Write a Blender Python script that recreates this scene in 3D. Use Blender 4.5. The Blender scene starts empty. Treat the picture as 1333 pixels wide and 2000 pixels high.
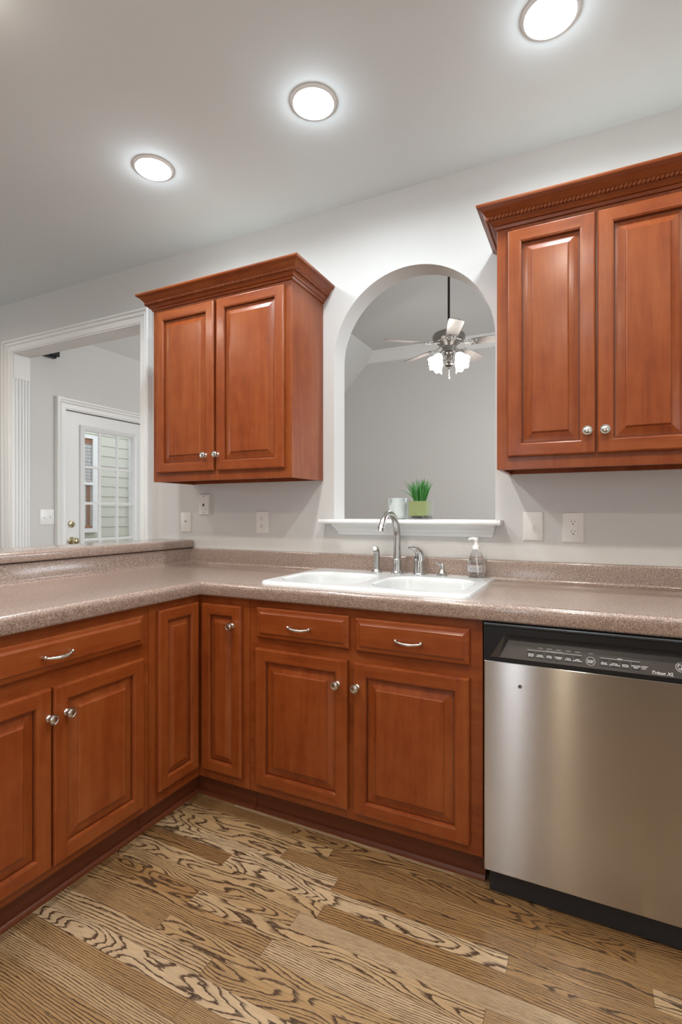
import bpy, bmesh, math, random
from mathutils import Vector, Matrix
random.seed(7)
PI = math.pi
SC = bpy.context.scene
COL = SC.collection

# ------------------------------------------------------------------ camera
CAM_H = 1.222
YAW = math.atan(486.5 / 995.0)
cd = bpy.data.cameras.new('camera')
cam = bpy.data.objects.new('camera', cd)
COL.objects.link(cam)
cam.location = (0.0, -2.294, CAM_H)
cam.rotation_euler = (PI / 2, 0, YAW)
cd.sensor_fit = 'VERTICAL'
cd.sensor_height = 36.0
cd.sensor_width = 24.0
cd.lens = 995.0 / 2000.0 * 36.0
cd.shift_y = 0.0005
cd.clip_start = 0.02
SC.camera = cam

# ------------------------------------------------------------------ world, exposure
SC.view_settings.view_transform = 'Standard'
SC.view_settings.look = 'None'
SC.view_settings.gamma = 1.0
SC.view_settings.exposure = -0.22
SC.view_settings.use_curve_mapping = False
w = bpy.data.worlds.new('world')
SC.world = w
w.use_nodes = True
bg = w.node_tree.nodes['Background']
bg.inputs[0].default_value = (0.86, 0.93, 1.0, 1)
bg.inputs[1].default_value = 3.6

# ------------------------------------------------------------------ lights (large)
def area(name, loc, rot, sx, sy, power, col):
    l = bpy.data.lights.new(name, 'AREA')
    l.shape = 'RECTANGLE'; l.size = sx; l.size_y = sy
    l.energy = power; l.color = col
    o = bpy.data.objects.new(name, l)
    o.location = loc; o.rotation_euler = rot
    COL.objects.link(o)
    return o
CAN_POWER = 11.4
CAN_COL = (0.83, 0.935, 1.0)      # cool lamps in the row over the counter
GLOW = 2.2                        # point light added under each can to halo the ceiling
CAN_WARM_POWER = 11.5
CAN_WARM = (1.0, 0.90, 0.77)      # warmer lamps over the floor behind
FAN_POWER = 17.0
# fill lights outside windows and a rear door that are added unseen
area('fill_dining_window', (-6.12, -2.2, 1.5), (0, -PI / 2, 0), 1.4, 1.9, 14, (0.86, 0.93, 1.0))
area('streak_rear_door', (-0.71, -4.72, 1.25), (PI / 2, 0, 0), 0.3, 1.9, 17, (0.86, 0.93, 1.0))
area('fill_kitchen_window', (1.82, -2.9, 1.5), (0, PI / 2, 0), 1.2, 1.3, 12, (0.88, 0.95, 1.0))
area('fill_family_window', (2.12, 2.4, 1.7), (0, PI / 2, 0), 1.6, 1.9, 118, (0.9, 0.95, 1.0))

# ------------------------------------------------------------------ node helpers
def rgb(r, g, b):
    def f(c):
        c /= 255.0
        return c / 12.92 if c <= 0.04045 else ((c + 0.055) / 1.055) ** 2.4
    return (f(r), f(g), f(b), 1.0)

class NG:
    def __init__(self, name):
        self.m = bpy.data.materials.new(name)
        self.m.use_nodes = True
        self.t = self.m.node_tree
        self.b = self.t.nodes['Principled BSDF']
    def node(self, typ, **kw):
        n = self.t.nodes.new(typ)
        for k, v in kw.items(): setattr(n, k, v)
        return n
    def put(self, sock, v):
        if isinstance(v, bpy.types.NodeSocket): self.t.links.new(v, sock)
        else: sock.default_value = v
    def math(self, op, a, b=None, c=None, clamp=False):
        n = self.node('ShaderNodeMath', operation=op, use_clamp=clamp)
        self.put(n.inputs[0], a)
        if b is not None: self.put(n.inputs[1], b)
        if c is not None: self.put(n.inputs[2], c)
        return n.outputs[0]
    def coord(self, kind='Object'):
        return self.node('ShaderNodeTexCoord').outputs[kind]
    def pos(self):
        return self.node('ShaderNodeNewGeometry').outputs['Position']
    def sep(self, v):
        n = self.node('ShaderNodeSeparateXYZ'); self.put(n.inputs[0], v)
        return n.outputs[0], n.outputs[1], n.outputs[2]
    def comb(self, x, y, z):
        n = self.node('ShaderNodeCombineXYZ')
        for i, v in enumerate((x, y, z)): self.put(n.inputs[i], v)
        return n.outputs[0]
    def mapping(self, v, scale=(1, 1, 1), loc=(0, 0, 0)):
        n = self.node('ShaderNodeMapping')
        self.put(n.inputs[0], v); n.inputs['Scale'].default_value = scale; self.put(n.inputs['Location'], loc)
        return n.outputs[0]
    def noise(self, v, scale=1.0, detail=2.0, rough=0.5, dist=0.0, dim='3D'):
        n = self.node('ShaderNodeTexNoise', noise_dimensions=dim)
        self.put(n.inputs['Vector'], v)
        n.inputs['Scale'].default_value = scale; n.inputs['Detail'].default_value = detail
        n.inputs['Roughness'].default_value = rough; n.inputs['Distortion'].default_value = dist
        return n.outputs[0]
    def white(self, v):
        n = self.node('ShaderNodeTexWhiteNoise', noise_dimensions='3D'); self.put(n.inputs['Vector'], v)
        return n.outputs[0]
    def voronoi(self, v, scale):
        n = self.node('ShaderNodeTexVoronoi'); self.put(n.inputs['Vector'], v)
        n.inputs['Scale'].default_value = scale
        return n.outputs['Color']
    def ramp(self, f, stops, interp='LINEAR'):
        n = self.node('ShaderNodeValToRGB'); self.put(n.inputs[0], f)
        cr = n.color_ramp; cr.interpolation = interp
        while len(cr.elements) < len(stops): cr.elements.new(0.5)
        for e, (p, c) in zip(cr.elements, stops):
            e.position = p; e.color = c if len(c) == 4 else (*c, 1)
        return n.outputs[0]
    def mix(self, f, a, b, mode='MIX'):
        n = self.node('ShaderNodeMix', data_type='RGBA', blend_type=mode)
        self.put(n.inputs[0], f); self.put(n.inputs[6], a); self.put(n.inputs[7], b)
        return n.outputs[2]
    def bump(self, h, strength=0.1, dist=0.01):
        n = self.node('ShaderNodeBump'); self.put(n.inputs['Height'], h)
        n.inputs['Strength'].default_value = strength; n.inputs['Distance'].default_value = dist
        self.put(self.b.inputs['Normal'], n.outputs[0])
    def set(self, **kw):
        for k, v in kw.items(): self.put(self.b.inputs[k.replace('_', ' ')], v)
        return self.m

def plain(name, col, rough=0.5, metal=0.0, **kw):
    g = NG(name)
    return g.set(Base_Color=col, Roughness=rough, Metallic=metal, **kw)

# ------------------------------------------------------------------ materials
def paint(name, col, rough=0.55, tex=0.05):
    g = NG(name)
    n = g.noise(g.pos(), 160, 3)
    g.bump(n, tex, 0.002)
    v = g.noise(g.pos(), 1.3, 2)
    c = g.mix(g.math('MULTIPLY', v, 0.10), col, (col[0] * .9, col[1] * .9, col[2] * .9, 1))
    return g.set(Base_Color=c, Roughness=rough)
M_WALL = paint('wall_paint', (0.63, 0.615, 0.595, 1), 0.6)
M_CEIL = paint('ceiling_paint', (0.74, 0.79, 0.81, 1), 0.8)
M_CEILF = paint('family_ceiling_paint', (0.64, 0.635, 0.62, 1), 0.8)
M_TRIM = paint('trim_paint', (0.80, 0.80, 0.79, 1), 0.3, 0.015)
M_DOOR = paint('door_paint', (0.78, 0.79, 0.79, 1), 0.35, 0.015)

def wood(name, axis):
    g = NG(name)
    oi = g.node('ShaderNodeObjectInfo').outputs['Random']
    off = g.comb(g.math('MULTIPLY', oi, 13.0), g.math('MULTIPLY', oi, 7.0), g.math('MULTIPLY', oi, 29.0))
    p = g.coord('Object')
    s1 = [9, 9, 9]; s1[axis] = 1.6
    s2 = [260, 260, 260]; s2[axis] = 7
    s3 = [30, 30, 30]; s3[axis] = 2.2
    a = g.noise(g.mapping(p, s1, off), 1.0, 4, 0.6, 0.4)
    f = g.noise(g.mapping(p, s2, off), 1.0, 2, 0.5)
    b = g.noise(g.mapping(p, s3, off), 1.0, 3, 0.55, 0.8)
    blot = g.noise(g.mapping(p, (14, 14, 14), off), 1.0, 3, 0.6)
    k = g.math('ADD', g.math('MULTIPLY', a, 0.40), g.math('MULTIPLY', b, 0.35))
    k = g.math('ADD', k, g.math('MULTIPLY', f, 0.12))
    k = g.math('ADD', k, g.math('MULTIPLY', blot, 0.24))
    c = g.ramp(k, [(0.30, WOOD_D), (0.52, WOOD_M), (0.78, WOOD_L)])
    g.bump(f, 0.03, 0.001)
    return g.set(Base_Color=c, Roughness=0.33, Coat_Weight=0.24, Coat_Roughness=0.18, Specular_IOR_Level=0.28)
WOOD_D = (0.105, 0.018, 0.0035, 1)
WOOD_M = (0.212, 0.0435, 0.0080, 1)
WOOD_L = (0.290, 0.082, 0.019, 1)
M_WOOD = wood('cherry_stained_maple', 2)
M_WOODX = wood('cherry_stained_maple_rail_x', 0)
M_WOODY = wood('cherry_stained_maple_rail_y', 1)
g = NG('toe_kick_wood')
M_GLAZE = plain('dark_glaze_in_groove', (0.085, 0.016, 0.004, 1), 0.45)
M_DARKC = plain('dark_reflected_cabinet', (0.085, 0.064, 0.048, 1), 0.45)  # dark neutral tone of the added rear run, picked for the steel's reflection
M_RAW = plain('raw_board', (0.62, 0.58, 0.50, 1), 0.7)  # cabinet tops, set pale to bounce light onto the ceiling
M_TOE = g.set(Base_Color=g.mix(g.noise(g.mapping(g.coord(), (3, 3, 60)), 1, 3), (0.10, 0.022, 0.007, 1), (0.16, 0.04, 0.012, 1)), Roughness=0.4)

def laminate():
    g = NG('speckled_laminate')
    p = g.pos()
    n1 = g.noise(p, 430, 3, 0.65)
    n2 = g.noise(p, 210, 2, 0.5)
    n3 = g.noise(p, 520, 1, 0.5)
    k = g.math('ADD', g.math('MULTIPLY', n1, 0.6), g.math('ADD', g.math('MULTIPLY', n2, 0.25), g.math('MULTIPLY', n3, 0.15)))
    c = g.ramp(k, [(0.36, (0.062, 0.037, 0.027)), (0.46, (0.195, 0.127, 0.096)), (0.53, (0.33, 0.24, 0.195)), (0.60, (0.49, 0.39, 0.33)), (0.68, (0.68, 0.59, 0.52))])
    return g.set(Base_Color=c, Roughness=0.38, Specular_IOR_Level=0.5, Coat_Weight=1.0, Coat_Roughness=0.16)
M_LAM = laminate()

def oak_floor():
    g = NG('oak_strip_floor')
    x, y, z = g.sep(g.pos())
    PW = 0.0605
    yy = g.math('DIVIDE', g.math('ADD', y, 0.768), PW)
    row = g.math('FLOOR', yy)
    fy = g.math('FRACT', yy)
    r1 = g.white(g.comb(row, 3.7, 0.0))
    r2 = g.white(g.comb(row, 9.1, 5.0))
    L = g.math('ADD', 0.55, g.math('MULTIPLY', r2, 0.75))
    xx = g.math('ADD', g.math('DIVIDE', x, L), g.math('MULTIPLY', r1, 17.0))
    pi_ = g.math('FLOOR', xx)
    fx = g.math('FRACT', xx)
    idv = g.comb(row, pi_, 1.0)
    ida = g.white(idv)
    idb = g.white(g.comb(row, pi_, 8.0))
    idc = g.white(g.comb(row, pi_, 21.0))
    # growth-ring field: contour lines of a noise stretched along the plank
    px = g.math('ADD', g.math('MULTIPLY', x, 2.1), g.math('MULTIPLY', ida, 91.0))
    py = g.math('ADD', g.math('MULTIPLY', y, 11.0), g.math('MULTIPLY', idb, 57.0))
    N = g.noise(g.comb(px, py, g.math('MULTIPLY', idc, 33.0)), 1.0, 1.5, 0.45)
    jag = g.noise(g.comb(g.math('MULTIPLY', x, 26.0), g.math('MULTIPLY', y, 120.0), ida), 1.0, 2, 0.6)
    cs = g.node('ShaderNodeMapRange', interpolation_type='SMOOTHSTEP'); g.put(cs.inputs[0], idb)
    cs.inputs[1].default_value = 0.30; cs.inputs[2].default_value = 0.62; cs = cs.outputs[0]
    amp = g.math('ADD', 6.5, g.math('MULTIPLY', cs, 13.0))
    lin = g.math('MULTIPLY', g.math('ADD', 105.0, g.math('MULTIPLY', idc, 130.0)), g.math('SUBTRACT', 1.0, g.math('MULTIPLY', cs, 0.78)))
    ph = g.math('ADD', g.math('MULTIPLY', N, amp), g.math('MULTIPLY', y, lin))
    ph = g.math('ADD', ph, g.math('MULTIPLY', jag, 0.8))
    fr = g.math('FRACT', ph)
    line = g.ramp(fr, [(0.0, (0, 0, 0)), (0.56, (.05, .05, .05)), (0.74, (.70, .70, .70)), (0.82, (1, 1, 1)), (0.92, (1, 1, 1)), (0.96, (.4, .4, .4)), (1.0, (0, 0, 0))])
    pore = g.noise(g.comb(g.math('MULTIPLY', x, 16.0), g.math('MULTIPLY', y, 620.0), ida), 1.0, 2, 0.6)
    pr = g.ramp(pore, [(0.48, (0, 0, 0)), (0.66, (1, 1, 1))])
    vary = g.noise(g.comb(g.math('MULTIPLY', x, 3.0), g.math('MULTIPLY', y, 22.0), ida), 1.0, 3, 0.6)
    strength = g.math('ADD', 0.66, g.math('MULTIPLY', vary, 0.9))
    brk = g.noise(g.comb(g.math('MULTIPLY', x, 42.0), g.math('MULTIPLY', y, 900.0), idb), 1.0, 1, 0.5)
    brk = g.ramp(brk, [(0.34, (.62, .62, .62)), (0.56, (1, 1, 1))])
    dark = g.math('MULTIPLY', g.math('MULTIPLY', line, strength), brk, clamp=True)
    dark = g.math('ADD', dark, g.math('MULTIPLY', pr, 0.42), clamp=True)
    base = g.ramp(ida, [(0.0, (0.150, 0.070, 0.024)), (0.30, (0.265, 0.150, 0.062)), (0.65, (0.40, 0.272, 0.142)), (1.0, (0.54, 0.415, 0.27))])
    base = g.mix(g.math('MULTIPLY', vary, 0.5), base, (0.27, 0.145, 0.055, 1))
    c = g.mix(dark, base, (0.042, 0.019, 0.007, 1))
    e1 = g.math('LESS_THAN', fy, 0.016)
    e2 = g.math('LESS_THAN', g.math('MULTIPLY', fx, L), 0.0014)
    edge = g.math('MAXIMUM', e1, e2)
    c = g.mix(g.math('MULTIPLY', edge, 0.7), c, (0.05, 0.025, 0.01, 1))
    h = g.math('SUBTRACT', 1.0, g.math('ADD', g.math('MULTIPLY', dark, 0.4), edge))
    g.bump(h, 0.10, 0.002)
    return g.set(Base_Color=c, Roughness=g.math('ADD', 0.24, g.math('MULTIPLY', dark, 0.2)), Coat_Weight=0.25, Coat_Roughness=0.15)
M_FLOOR = oak_floor()

def brushed(name, col, rough, aniso, tangent, freq):
    g = NG(name)
    n = g.noise(g.mapping(g.pos(), freq), 1.0, 2, 0.6)
    g.bump(n, 0.05, 0.0005)
    c = g.mix(n, (col[0] * .85, col[1] * .85, col[2] * .85, 1), col)
    g.put(g.b.inputs['Tangent'], g.comb(*tangent))
    return g.set(Base_Color=c, Metallic=1.0, Roughness=rough, Anisotropic=aniso)
M_STEEL = brushed('brushed_stainless_steel', (0.53, 0.51, 0.49, 1), 0.20, 1.0, (0.0, 0.0, 1.0), (6, 6, 900))
M_NICKEL = plain('satin_nickel', (0.62, 0.60, 0.56, 1), 0.24, 1.0)
M_FAUCET = plain('brushed_nickel_faucet', (0.50, 0.49, 0.47, 1), 0.22, 1.0)
M_PEWTER = plain('pewter_fan_metal', (0.30, 0.28, 0.26, 1), 0.32, 1.0)
M_ROD = plain('dark_bronze_rod', (0.035, 0.03, 0.028, 1), 0.4, 0.6)
M_BRASS = plain('antique_brass', (0.62, 0.55, 0.36, 1), 0.15, 1.0)
M_SINK = plain('white_enamel', (0.66, 0.67, 0.665, 1), 0.14, 0.0, Coat_Weight=0.3)
M_PLATE = plain('almond_white_plastic', (0.78, 0.75, 0.71, 1), 0.3)
M_PLATEW = plain('white_plastic', (0.84, 0.84, 0.83, 1), 0.3)
M_SLOT = plain('dark_slot', (0.02, 0.018, 0.016, 1), 0.6)
M_BLACK = plain('black_plastic', (0.008, 0.008, 0.009, 1), 0.36, 0.0, Specular_IOR_Level=0.3)
M_CTRL = plain('charcoal_control_face', (0.048, 0.040, 0.035, 1), 0.32)
M_BTN = plain('black_button', (0.010, 0.010, 0.010, 1), 0.35)
M_INK = plain('white_print', (0.75, 0.75, 0.75, 1), 0.5)
g = NG('toe_panel_black')
M_TOEB = g.set(Base_Color=g.mix(g.noise(g.pos(), 700, 2), (0.006, 0.006, 0.007, 1), (0.03, 0.028, 0.03, 1)), Roughness=0.55)
g = NG('blade_wood')
M_BLADE = g.set(Base_Color=g.mix(g.noise(g.mapping(g.coord(), (60, 60, 60)), 1, 3), (0.22, 0.19, 0.18, 1), (0.36, 0.33, 0.31, 1)), Roughness=0.4)
def emis(name, col, s):
    g = NG(name)
    return g.set(Base_Color=(0.9, 0.9, 0.9, 1), Emission_Color=col, Emission_Strength=s)
M_LAMP = emis('lit_lamp', (1.0, 0.98, 0.95, 1), 9.0)
M_CANIN = plain('white_can_reflector', (0.85, 0.85, 0.85, 1), 0.3)
M_SHADE = emis('lit_frosted_shade', (1.0, 0.98, 0.95, 1), 3.0)
def glass(name, col=(1, 1, 1, 1), rough=0.0, ior=1.45):
    g = NG(name)
    return g.set(Base_Color=col, Roughness=rough, IOR=ior, Transmission_Weight=1.0)
M_GLASS = glass('clear_glass', ior=1.10)
def pane_mat():
    g = NG('window_glass')
    t = g.node('ShaderNodeBsdfTransparent')
    gl = g.node('ShaderNodeBsdfGlossy'); gl.inputs['Roughness'].default_value = 0.02
    lw = g.node('ShaderNodeLayerWeight'); lw.inputs[0].default_value = 0.5
    fr = g.math('ADD', 0.04, g.math('MULTIPLY', 0.9, g.math('POWER', lw.outputs['Facing'], 5.0)), clamp=True)
    mx = g.node('ShaderNodeMixShader')
    g.put(mx.inputs[0], fr); g.put(mx.inputs[1], t.outputs[0]); g.put(mx.inputs[2], gl.outputs[0])
    out = [n for n in g.t.nodes if n.type == 'OUTPUT_MATERIAL'][0]
    g.t.links.new(mx.outputs[0], out.inputs[0])
    return g.m
M_PANE = pane_mat()
M_LIQ = glass('clear_soap', (0.97, 0.98, 1.0, 1), 0.0, 1.22)
M_PLASTIC = glass('clear_plastic_bottle', (1, 1, 1, 1), 0.02, 1.14)
M_GREENPOT = plain('green_liner', (0.25, 0.30, 0.115, 1), 0.45)
g = NG('dark_gravel')
M_GRAVEL = g.set(Base_Color=g.ramp(g.voronoi(g.pos(), 190), [(0.2, (0.03, 0.03, 0.028)), (0.8, (0.34, 0.33, 0.31))]), Roughness=0.7)
g = NG('grass_leaf')
gx, gy, gz = g.sep(g.coord('Object'))
M_GRASS = g.set(Base_Color=g.mix(g.noise(g.mapping(g.coord(), (160, 160, 14)), 1, 2), (0.012, 0.10, 0.02, 1), (0.09, 0.36, 0.07, 1)), Roughness=0.4)
g = NG('marbled_ceramic')
mv = g.noise(g.mapping(g.coord(), (24, 24, 12)), 1, 2, 0.5, 0.8)
M_MARBLE = g.set(Base_Color=g.ramp(mv, [(0.33, (0.26, 0.29, 0.29)), (0.46, (0.52, 0.56, 0.55)), (0.7, (0.56, 0.60, 0.59))]), Roughness=0.35)
def siding():
    g = NG('lap_siding')
    return g.set(Base_Color=(0.53, 0.53, 0.45, 1), Roughness=0.6)
M_SIDING = siding()
M_CONC = paint('concrete', (0.5, 0.49, 0.47, 1), 0.9)
M_BROWN = plain('brown_trim_reflection', (0.30, 0.14, 0.07, 1), 0.5)
M_BLIND = plain('white_blind', (0.85, 0.85, 0.85, 1), 0.5)
g = NG('clear_label_print')
M_LABEL = g.set(Base_Color=(0.85, 0.86, 0.88, 1), Roughness=0.5, Alpha=0.25)

# ------------------------------------------------------------------ mesh builder
class MB:
    def __init__(self): self.v = []; self.f = []; self.mi = []
    def add(self, vs, fs, mi=0, fn=None):
        o = len(self.v)
        self.v += [tuple(fn(*p)) if fn else tuple(p) for p in vs]
        for f in fs: self.f.append([i + o for i in f]); self.mi.append(mi)
        return self
    def box(self, x0, x1, y0, y1, z0, z1, mi=0, fn=None):
        vs = [(x, y, z) for z in (z0, z1) for y in (y0, y1) for x in (x0, x1)]
        fs = [(0, 2, 3, 1), (4, 5, 7, 6), (0, 1, 5, 4), (2, 6, 7, 3), (0, 4, 6, 2), (1, 3, 7, 5)]
        return self.add(vs, fs, mi, fn)
    def quad(self, pts, mi=0, fn=None): return self.add(pts, [tuple(range(len(pts)))], mi, fn)
    def rings(self, loops, cap0=True, cap1=True, mi=0, fn=None, close=True):
        n = len(loops[0]); vs = [p for l in loops for p in l]; fs = []
        for k in range(len(loops) - 1):
            for i in range(n if close else n - 1):
                j = (i + 1) % n
                fs.append((k * n + i, k * n + j, (k + 1) * n + j, (k + 1) * n + i))
        if cap0: fs.append(tuple(reversed(range(n))))
        if cap1: fs.append(tuple((len(loops) - 1) * n + i for i in range(n)))
        return self.add(vs, fs, mi, fn)
    def lathe(self, prof, fn=None, n=24, mi=0, cap0=True, cap1=True):
        """prof: (radius, height) from bottom up, axis +z at the origin of fn"""
        loops = [[(r * math.cos(2 * PI * i / n), r * math.sin(2 * PI * i / n), h) for i in range(n)] for r, h in prof]
        return self.rings(loops, cap0, cap1, mi, fn)
    def tube(self, path, rad, n=10, mi=0, cap=True):
        path = [Vector(p) for p in path]
        rads = rad if isinstance(rad, (list, tuple)) else [rad] * len(path)
        loops = []; nrm = None
        for i, p in enumerate(path):
            t = (path[min(i + 1, len(path) - 1)] - path[max(i - 1, 0)]).normalized()
            if nrm is None:
                nrm = t.cross(Vector((0, 0, 1)))
                if nrm.length < 1e-3: nrm = t.cross(Vector((1, 0, 0)))
            nrm = (nrm - t * nrm.dot(t)).normalized(); b = t.cross(nrm)
            loops.append([tuple(p + (nrm * math.cos(2 * PI * k / n) + b * math.sin(2 * PI * k / n)) * rads[i]) for k in range(n)])
        return self.rings(loops, cap, cap, mi)
    def sweep(self, path, prof, z0=0.0, mi=0, closed_prof=True, caps=True, flip=False):
        """path: plan points; prof: (out, z); out is to the right of travel, mitred at corners"""
        P = [Vector((p[0], p[1])) for p in path]; loops = []
        for i, p in enumerate(P):
            d0 = (P[i] - P[i - 1]).normalized() if i > 0 else None
            d1 = (P[i + 1] - P[i]).normalized() if i < len(P) - 1 else None
            n0 = Vector((d0.y, -d0.x)) if d0 else None
            n1 = Vector((d1.y, -d1.x)) if d1 else None
            if n0 is None: m = n1
            elif n1 is None: m = n0
            else: m = (n0 + n1); m = m / (1 + n0.dot(n1))
            loops.append([(p.x + m.x * o, p.y + m.y * o, z0 + z) for o, z in prof])
        return self.rings(loops, caps, caps, mi, close=closed_prof)
    def ball(self, c, rx, ry, rz, rot=None, nu=8, nv=6, mi=0):
        vs = []; fs = []
        for j in range(nv + 1):
            th = PI * j / nv
            for i in range(nu):
                a = 2 * PI * i / nu
                q = Vector((rx * math.sin(th) * math.cos(a), ry * math.sin(th) * math.sin(a), rz * math.cos(th)))
                if rot: q = rot @ q
                vs.append(tuple(q + Vector(c)))
        for j in range(nv):
            for i in range(nu):
                k = (i + 1) % nu
                fs.append((j * nu + i, (j + 1) * nu + i, (j + 1) * nu + k, j * nu + k))
        return self.add(vs, fs, mi)

def tag(o, label=None, cat=None, group=None, kind=None):
    if label: o['label'] = label
    if cat: o['category'] = cat
    if group: o['group'] = group
    if kind: o['kind'] = kind
    return o
def base_of(p):
    v = Vector((0, 0, 0))
    while p: v = v + p.location; p = p.parent
    return v
def build(name, mb, mats, parent=None, loc=None, smooth=None, bevel=0.0, segs=2, label=None):
    """mb in world coordinates; origin at loc (or the parent's base)"""
    L = base_of(parent) if parent else Vector(loc or (0, 0, 0))
    if parent and loc is not None: L = Vector(loc)
    me = bpy.data.meshes.new(name)
    me.from_pydata([(v[0] - L.x, v[1] - L.y, v[2] - L.z) for v in mb.v], [], mb.f)
    if not isinstance(mats, (list, tuple)): mats = [mats]
    for m in mats: me.materials.append(m)
    me.polygons.foreach_set('material_index', mb.mi)
    bm = bmesh.new(); bm.from_mesh(me)
    bmesh.ops.remove_doubles(bm, verts=bm.verts, dist=1e-6)
    bmesh.ops.recalc_face_normals(bm, faces=bm.faces)
    bm.to_mesh(me); bm.free()
    me.validate()
    if smooth is not None:
        me.shade_smooth()
        me.set_sharp_from_angle(angle=math.radians(smooth))
    o = bpy.data.objects.new(name, me)
    COL.objects.link(o)
    if parent:
        o.parent = parent
        o.location = L - base_of(parent)
    else: o.location = L
    if bevel:
        b = o.modifiers.new('bevel', 'BEVEL'); b.width = bevel; b.segments = segs
        b.limit_method = 'ANGLE'; b.angle_limit = math.radians(40)
    if label: o['label'] = label
    return o
def thing(name, label, cat, loc, group=None):
    o = bpy.data.objects.new(name, None); o.empty_display_size = 0.05
    COL.objects.link(o); o.location = loc
    return tag(o, label, cat, group)
def struct(name, mb, mat, label=None, parent=None, **kw):
    o = build(name, mb, mat, parent, **kw)
    if not parent: tag(o, label, None, None, 'structure')
    return o
def text_mesh(txt, size, mp, bold=0.0, shear=0.0, align='CENTER'):
    """lettering as filled faces; mp maps (right, up) to the world"""
    cu = bpy.data.curves.new('t', 'FONT'); cu.body = txt; cu.size = size; cu.shear = shear
    cu.align_x = align; cu.align_y = 'CENTER'; cu.offset = bold; cu.resolution_u = 3
    cu.space_line = 0.78
    o = bpy.data.objects.new('t', cu); COL.objects.link(o)
    dg = bpy.context.evaluated_depsgraph_get(); dg.update()
    me = o.evaluated_get(dg).to_mesh()
    vs = [tuple(mp(v.co.x, v.co.y)) for v in me.vertices]; fs = [tuple(p.vertices) for p in me.polygons]
    o.evaluated_get(dg).to_mesh_clear()
    bpy.data.objects.remove(o); bpy.data.curves.remove(cu)
    return vs, fs
def curve_slab(outer, holes, depth, mp):
    """filled outline with holes, extruded to depth; mp maps (u, v, h)"""
    cu = bpy.data.curves.new('c', 'CURVE'); cu.dimensions = '2D'; cu.fill_mode = 'BOTH'; cu.extrude = depth / 2
    for loop in [outer] + holes:
        s = cu.splines.new('POLY'); s.points.add(len(loop) - 1); s.use_cyclic_u = True
        for p, q in zip(s.points, loop): p.co = (q[0], q[1], 0, 1)
    o = bpy.data.objects.new('c', cu); COL.objects.link(o)
    dg = bpy.context.evaluated_depsgraph_get(); dg.update()
    me = o.evaluated_get(dg).to_mesh()
    vs = [tuple(mp(v.co.x, v.co.y, v.co.z + depth / 2)) for v in me.vertices]; fs = [tuple(p.vertices) for p in me.polygons]
    o.evaluated_get(dg).to_mesh_clear()
    bpy.data.objects.remove(o); bpy.data.curves.remove(cu)
    mb = MB(); mb.add(vs, fs); return mb

# ------------------------------------------------------------------ key dimensions
CEIL = 2.755
FX = -1.494          # peninsula cabinet face (x)
FY = -0.61           # sink run cabinet face (y)
CT = 0.930           # counter top
WT = 0.12            # wall thickness
FAMY = 4.8           # family room far wall
FAMZ = 3.625
LWX = -3.80          # wall that carries the glazed door
AX0, AX1, AZ, ACX, AR = -1.160, -0.371, 1.185, -0.7655, 0.3945
OX0, OX1, OZ = -3.800, -2.488, 2.400

# ------------------------------------------------------------------ room shell
mb = MB(); mb.box(-6.1, 2.1, -4.7, 4.95, -0.12, 0.0)
struct('floor', mb, M_FLOOR, 'oak strip floor in kitchen and rooms beyond')
mb = MB(); mb.box(-6.1, 1.7, -4.7, -0.0, CEIL, CEIL + 0.1)
hole = None
CANS = [(-0.929, -0.629, 'middle'), (-1.747, -0.624, 'left'), (-0.110, -0.603, 'right')]
MORE = [(-1.62, -1.50), (-0.93, -1.71), (-0.11, -1.71), (0.71, -1.71), (-0.93, -2.86), (-0.11, -2.86), (-2.8, -1.71), (-3.9, -1.05), (0.71, -0.60)]  # unseen cans; the two leftmost are added to warm the left wall
def circ(cx, cy, r, n=32): return [(cx + r * math.cos(2 * PI * i / n), cy + r * math.sin(2 * PI * i / n)) for i in range(n)]
CAN_R = 0.072
mb = curve_slab([(-6.1, -4.7), (1.7, -4.7), (1.7, 0.0), (-6.1, 0.0)],
                [list(reversed(circ(c[0], c[1], CAN_R + 0.002))) for c in CANS] + [list(reversed(circ(c[0], c[1], CAN_R + 0.002))) for c in MORE],
                0.1, lambda u, v, h: (u, v, CEIL + h))
struct('ceiling', mb, M_CEIL, 'flat grey-white kitchen ceiling')
# back wall with arch and cased opening
arch = [(AX0, AZ), (AX1, AZ)] + [(ACX + AR * math.cos(PI * i / 40), 1.988 + AR * math.sin(PI * i / 40)) for i in range(41)]
opening = [(OX0, 0.0), (OX1, 0.0), (OX1, OZ), (OX0, OZ)]
outer = [(-6.1, 0), (OX0, 0), (OX0, OZ), (OX1, OZ), (OX1, 0), (1.7, 0), (1.7, 4.0), (-6.1, 4.0)]
mb = curve_slab(outer, [list(reversed(arch))], WT, lambda u, v, h: (u, WT - h, v))
struct('wall_back', mb, M_WALL, 'greige wall with the arched opening above the sink', smooth=25)
mb = curve_slab([(-4.7, 0), (0, 0), (0, CEIL), (-4.7, CEIL)], [[(-3.6, 0.95), (-3.6, 2.1), (-2.2, 2.1), (-2.2, 0.95)]], 0.1, lambda u, v, h: (1.6 + h, u, v))
struct('wall_right', mb, M_WALL, 'kitchen wall on the right')
mb = MB()
for yy in (-3.6, -2.925, -2.25): mb.box(1.62, 1.67, yy, yy + 0.05, 0.95, 2.1)
for zz in (0.95, 1.50, 2.05): mb.box(1.62, 1.67, -3.55, -2.25, zz, zz + 0.05)
wf = struct('added_window_4', mb, M_TRIM, 'unseen white kitchen window added for fill light')  # added out of view to brighten the right of the ceiling
mb = MB(); mb.box(1.64, 1.645, -3.58, -2.22, 0.97, 2.08); build('window_pane', mb, M_PANE, wf)
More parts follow.
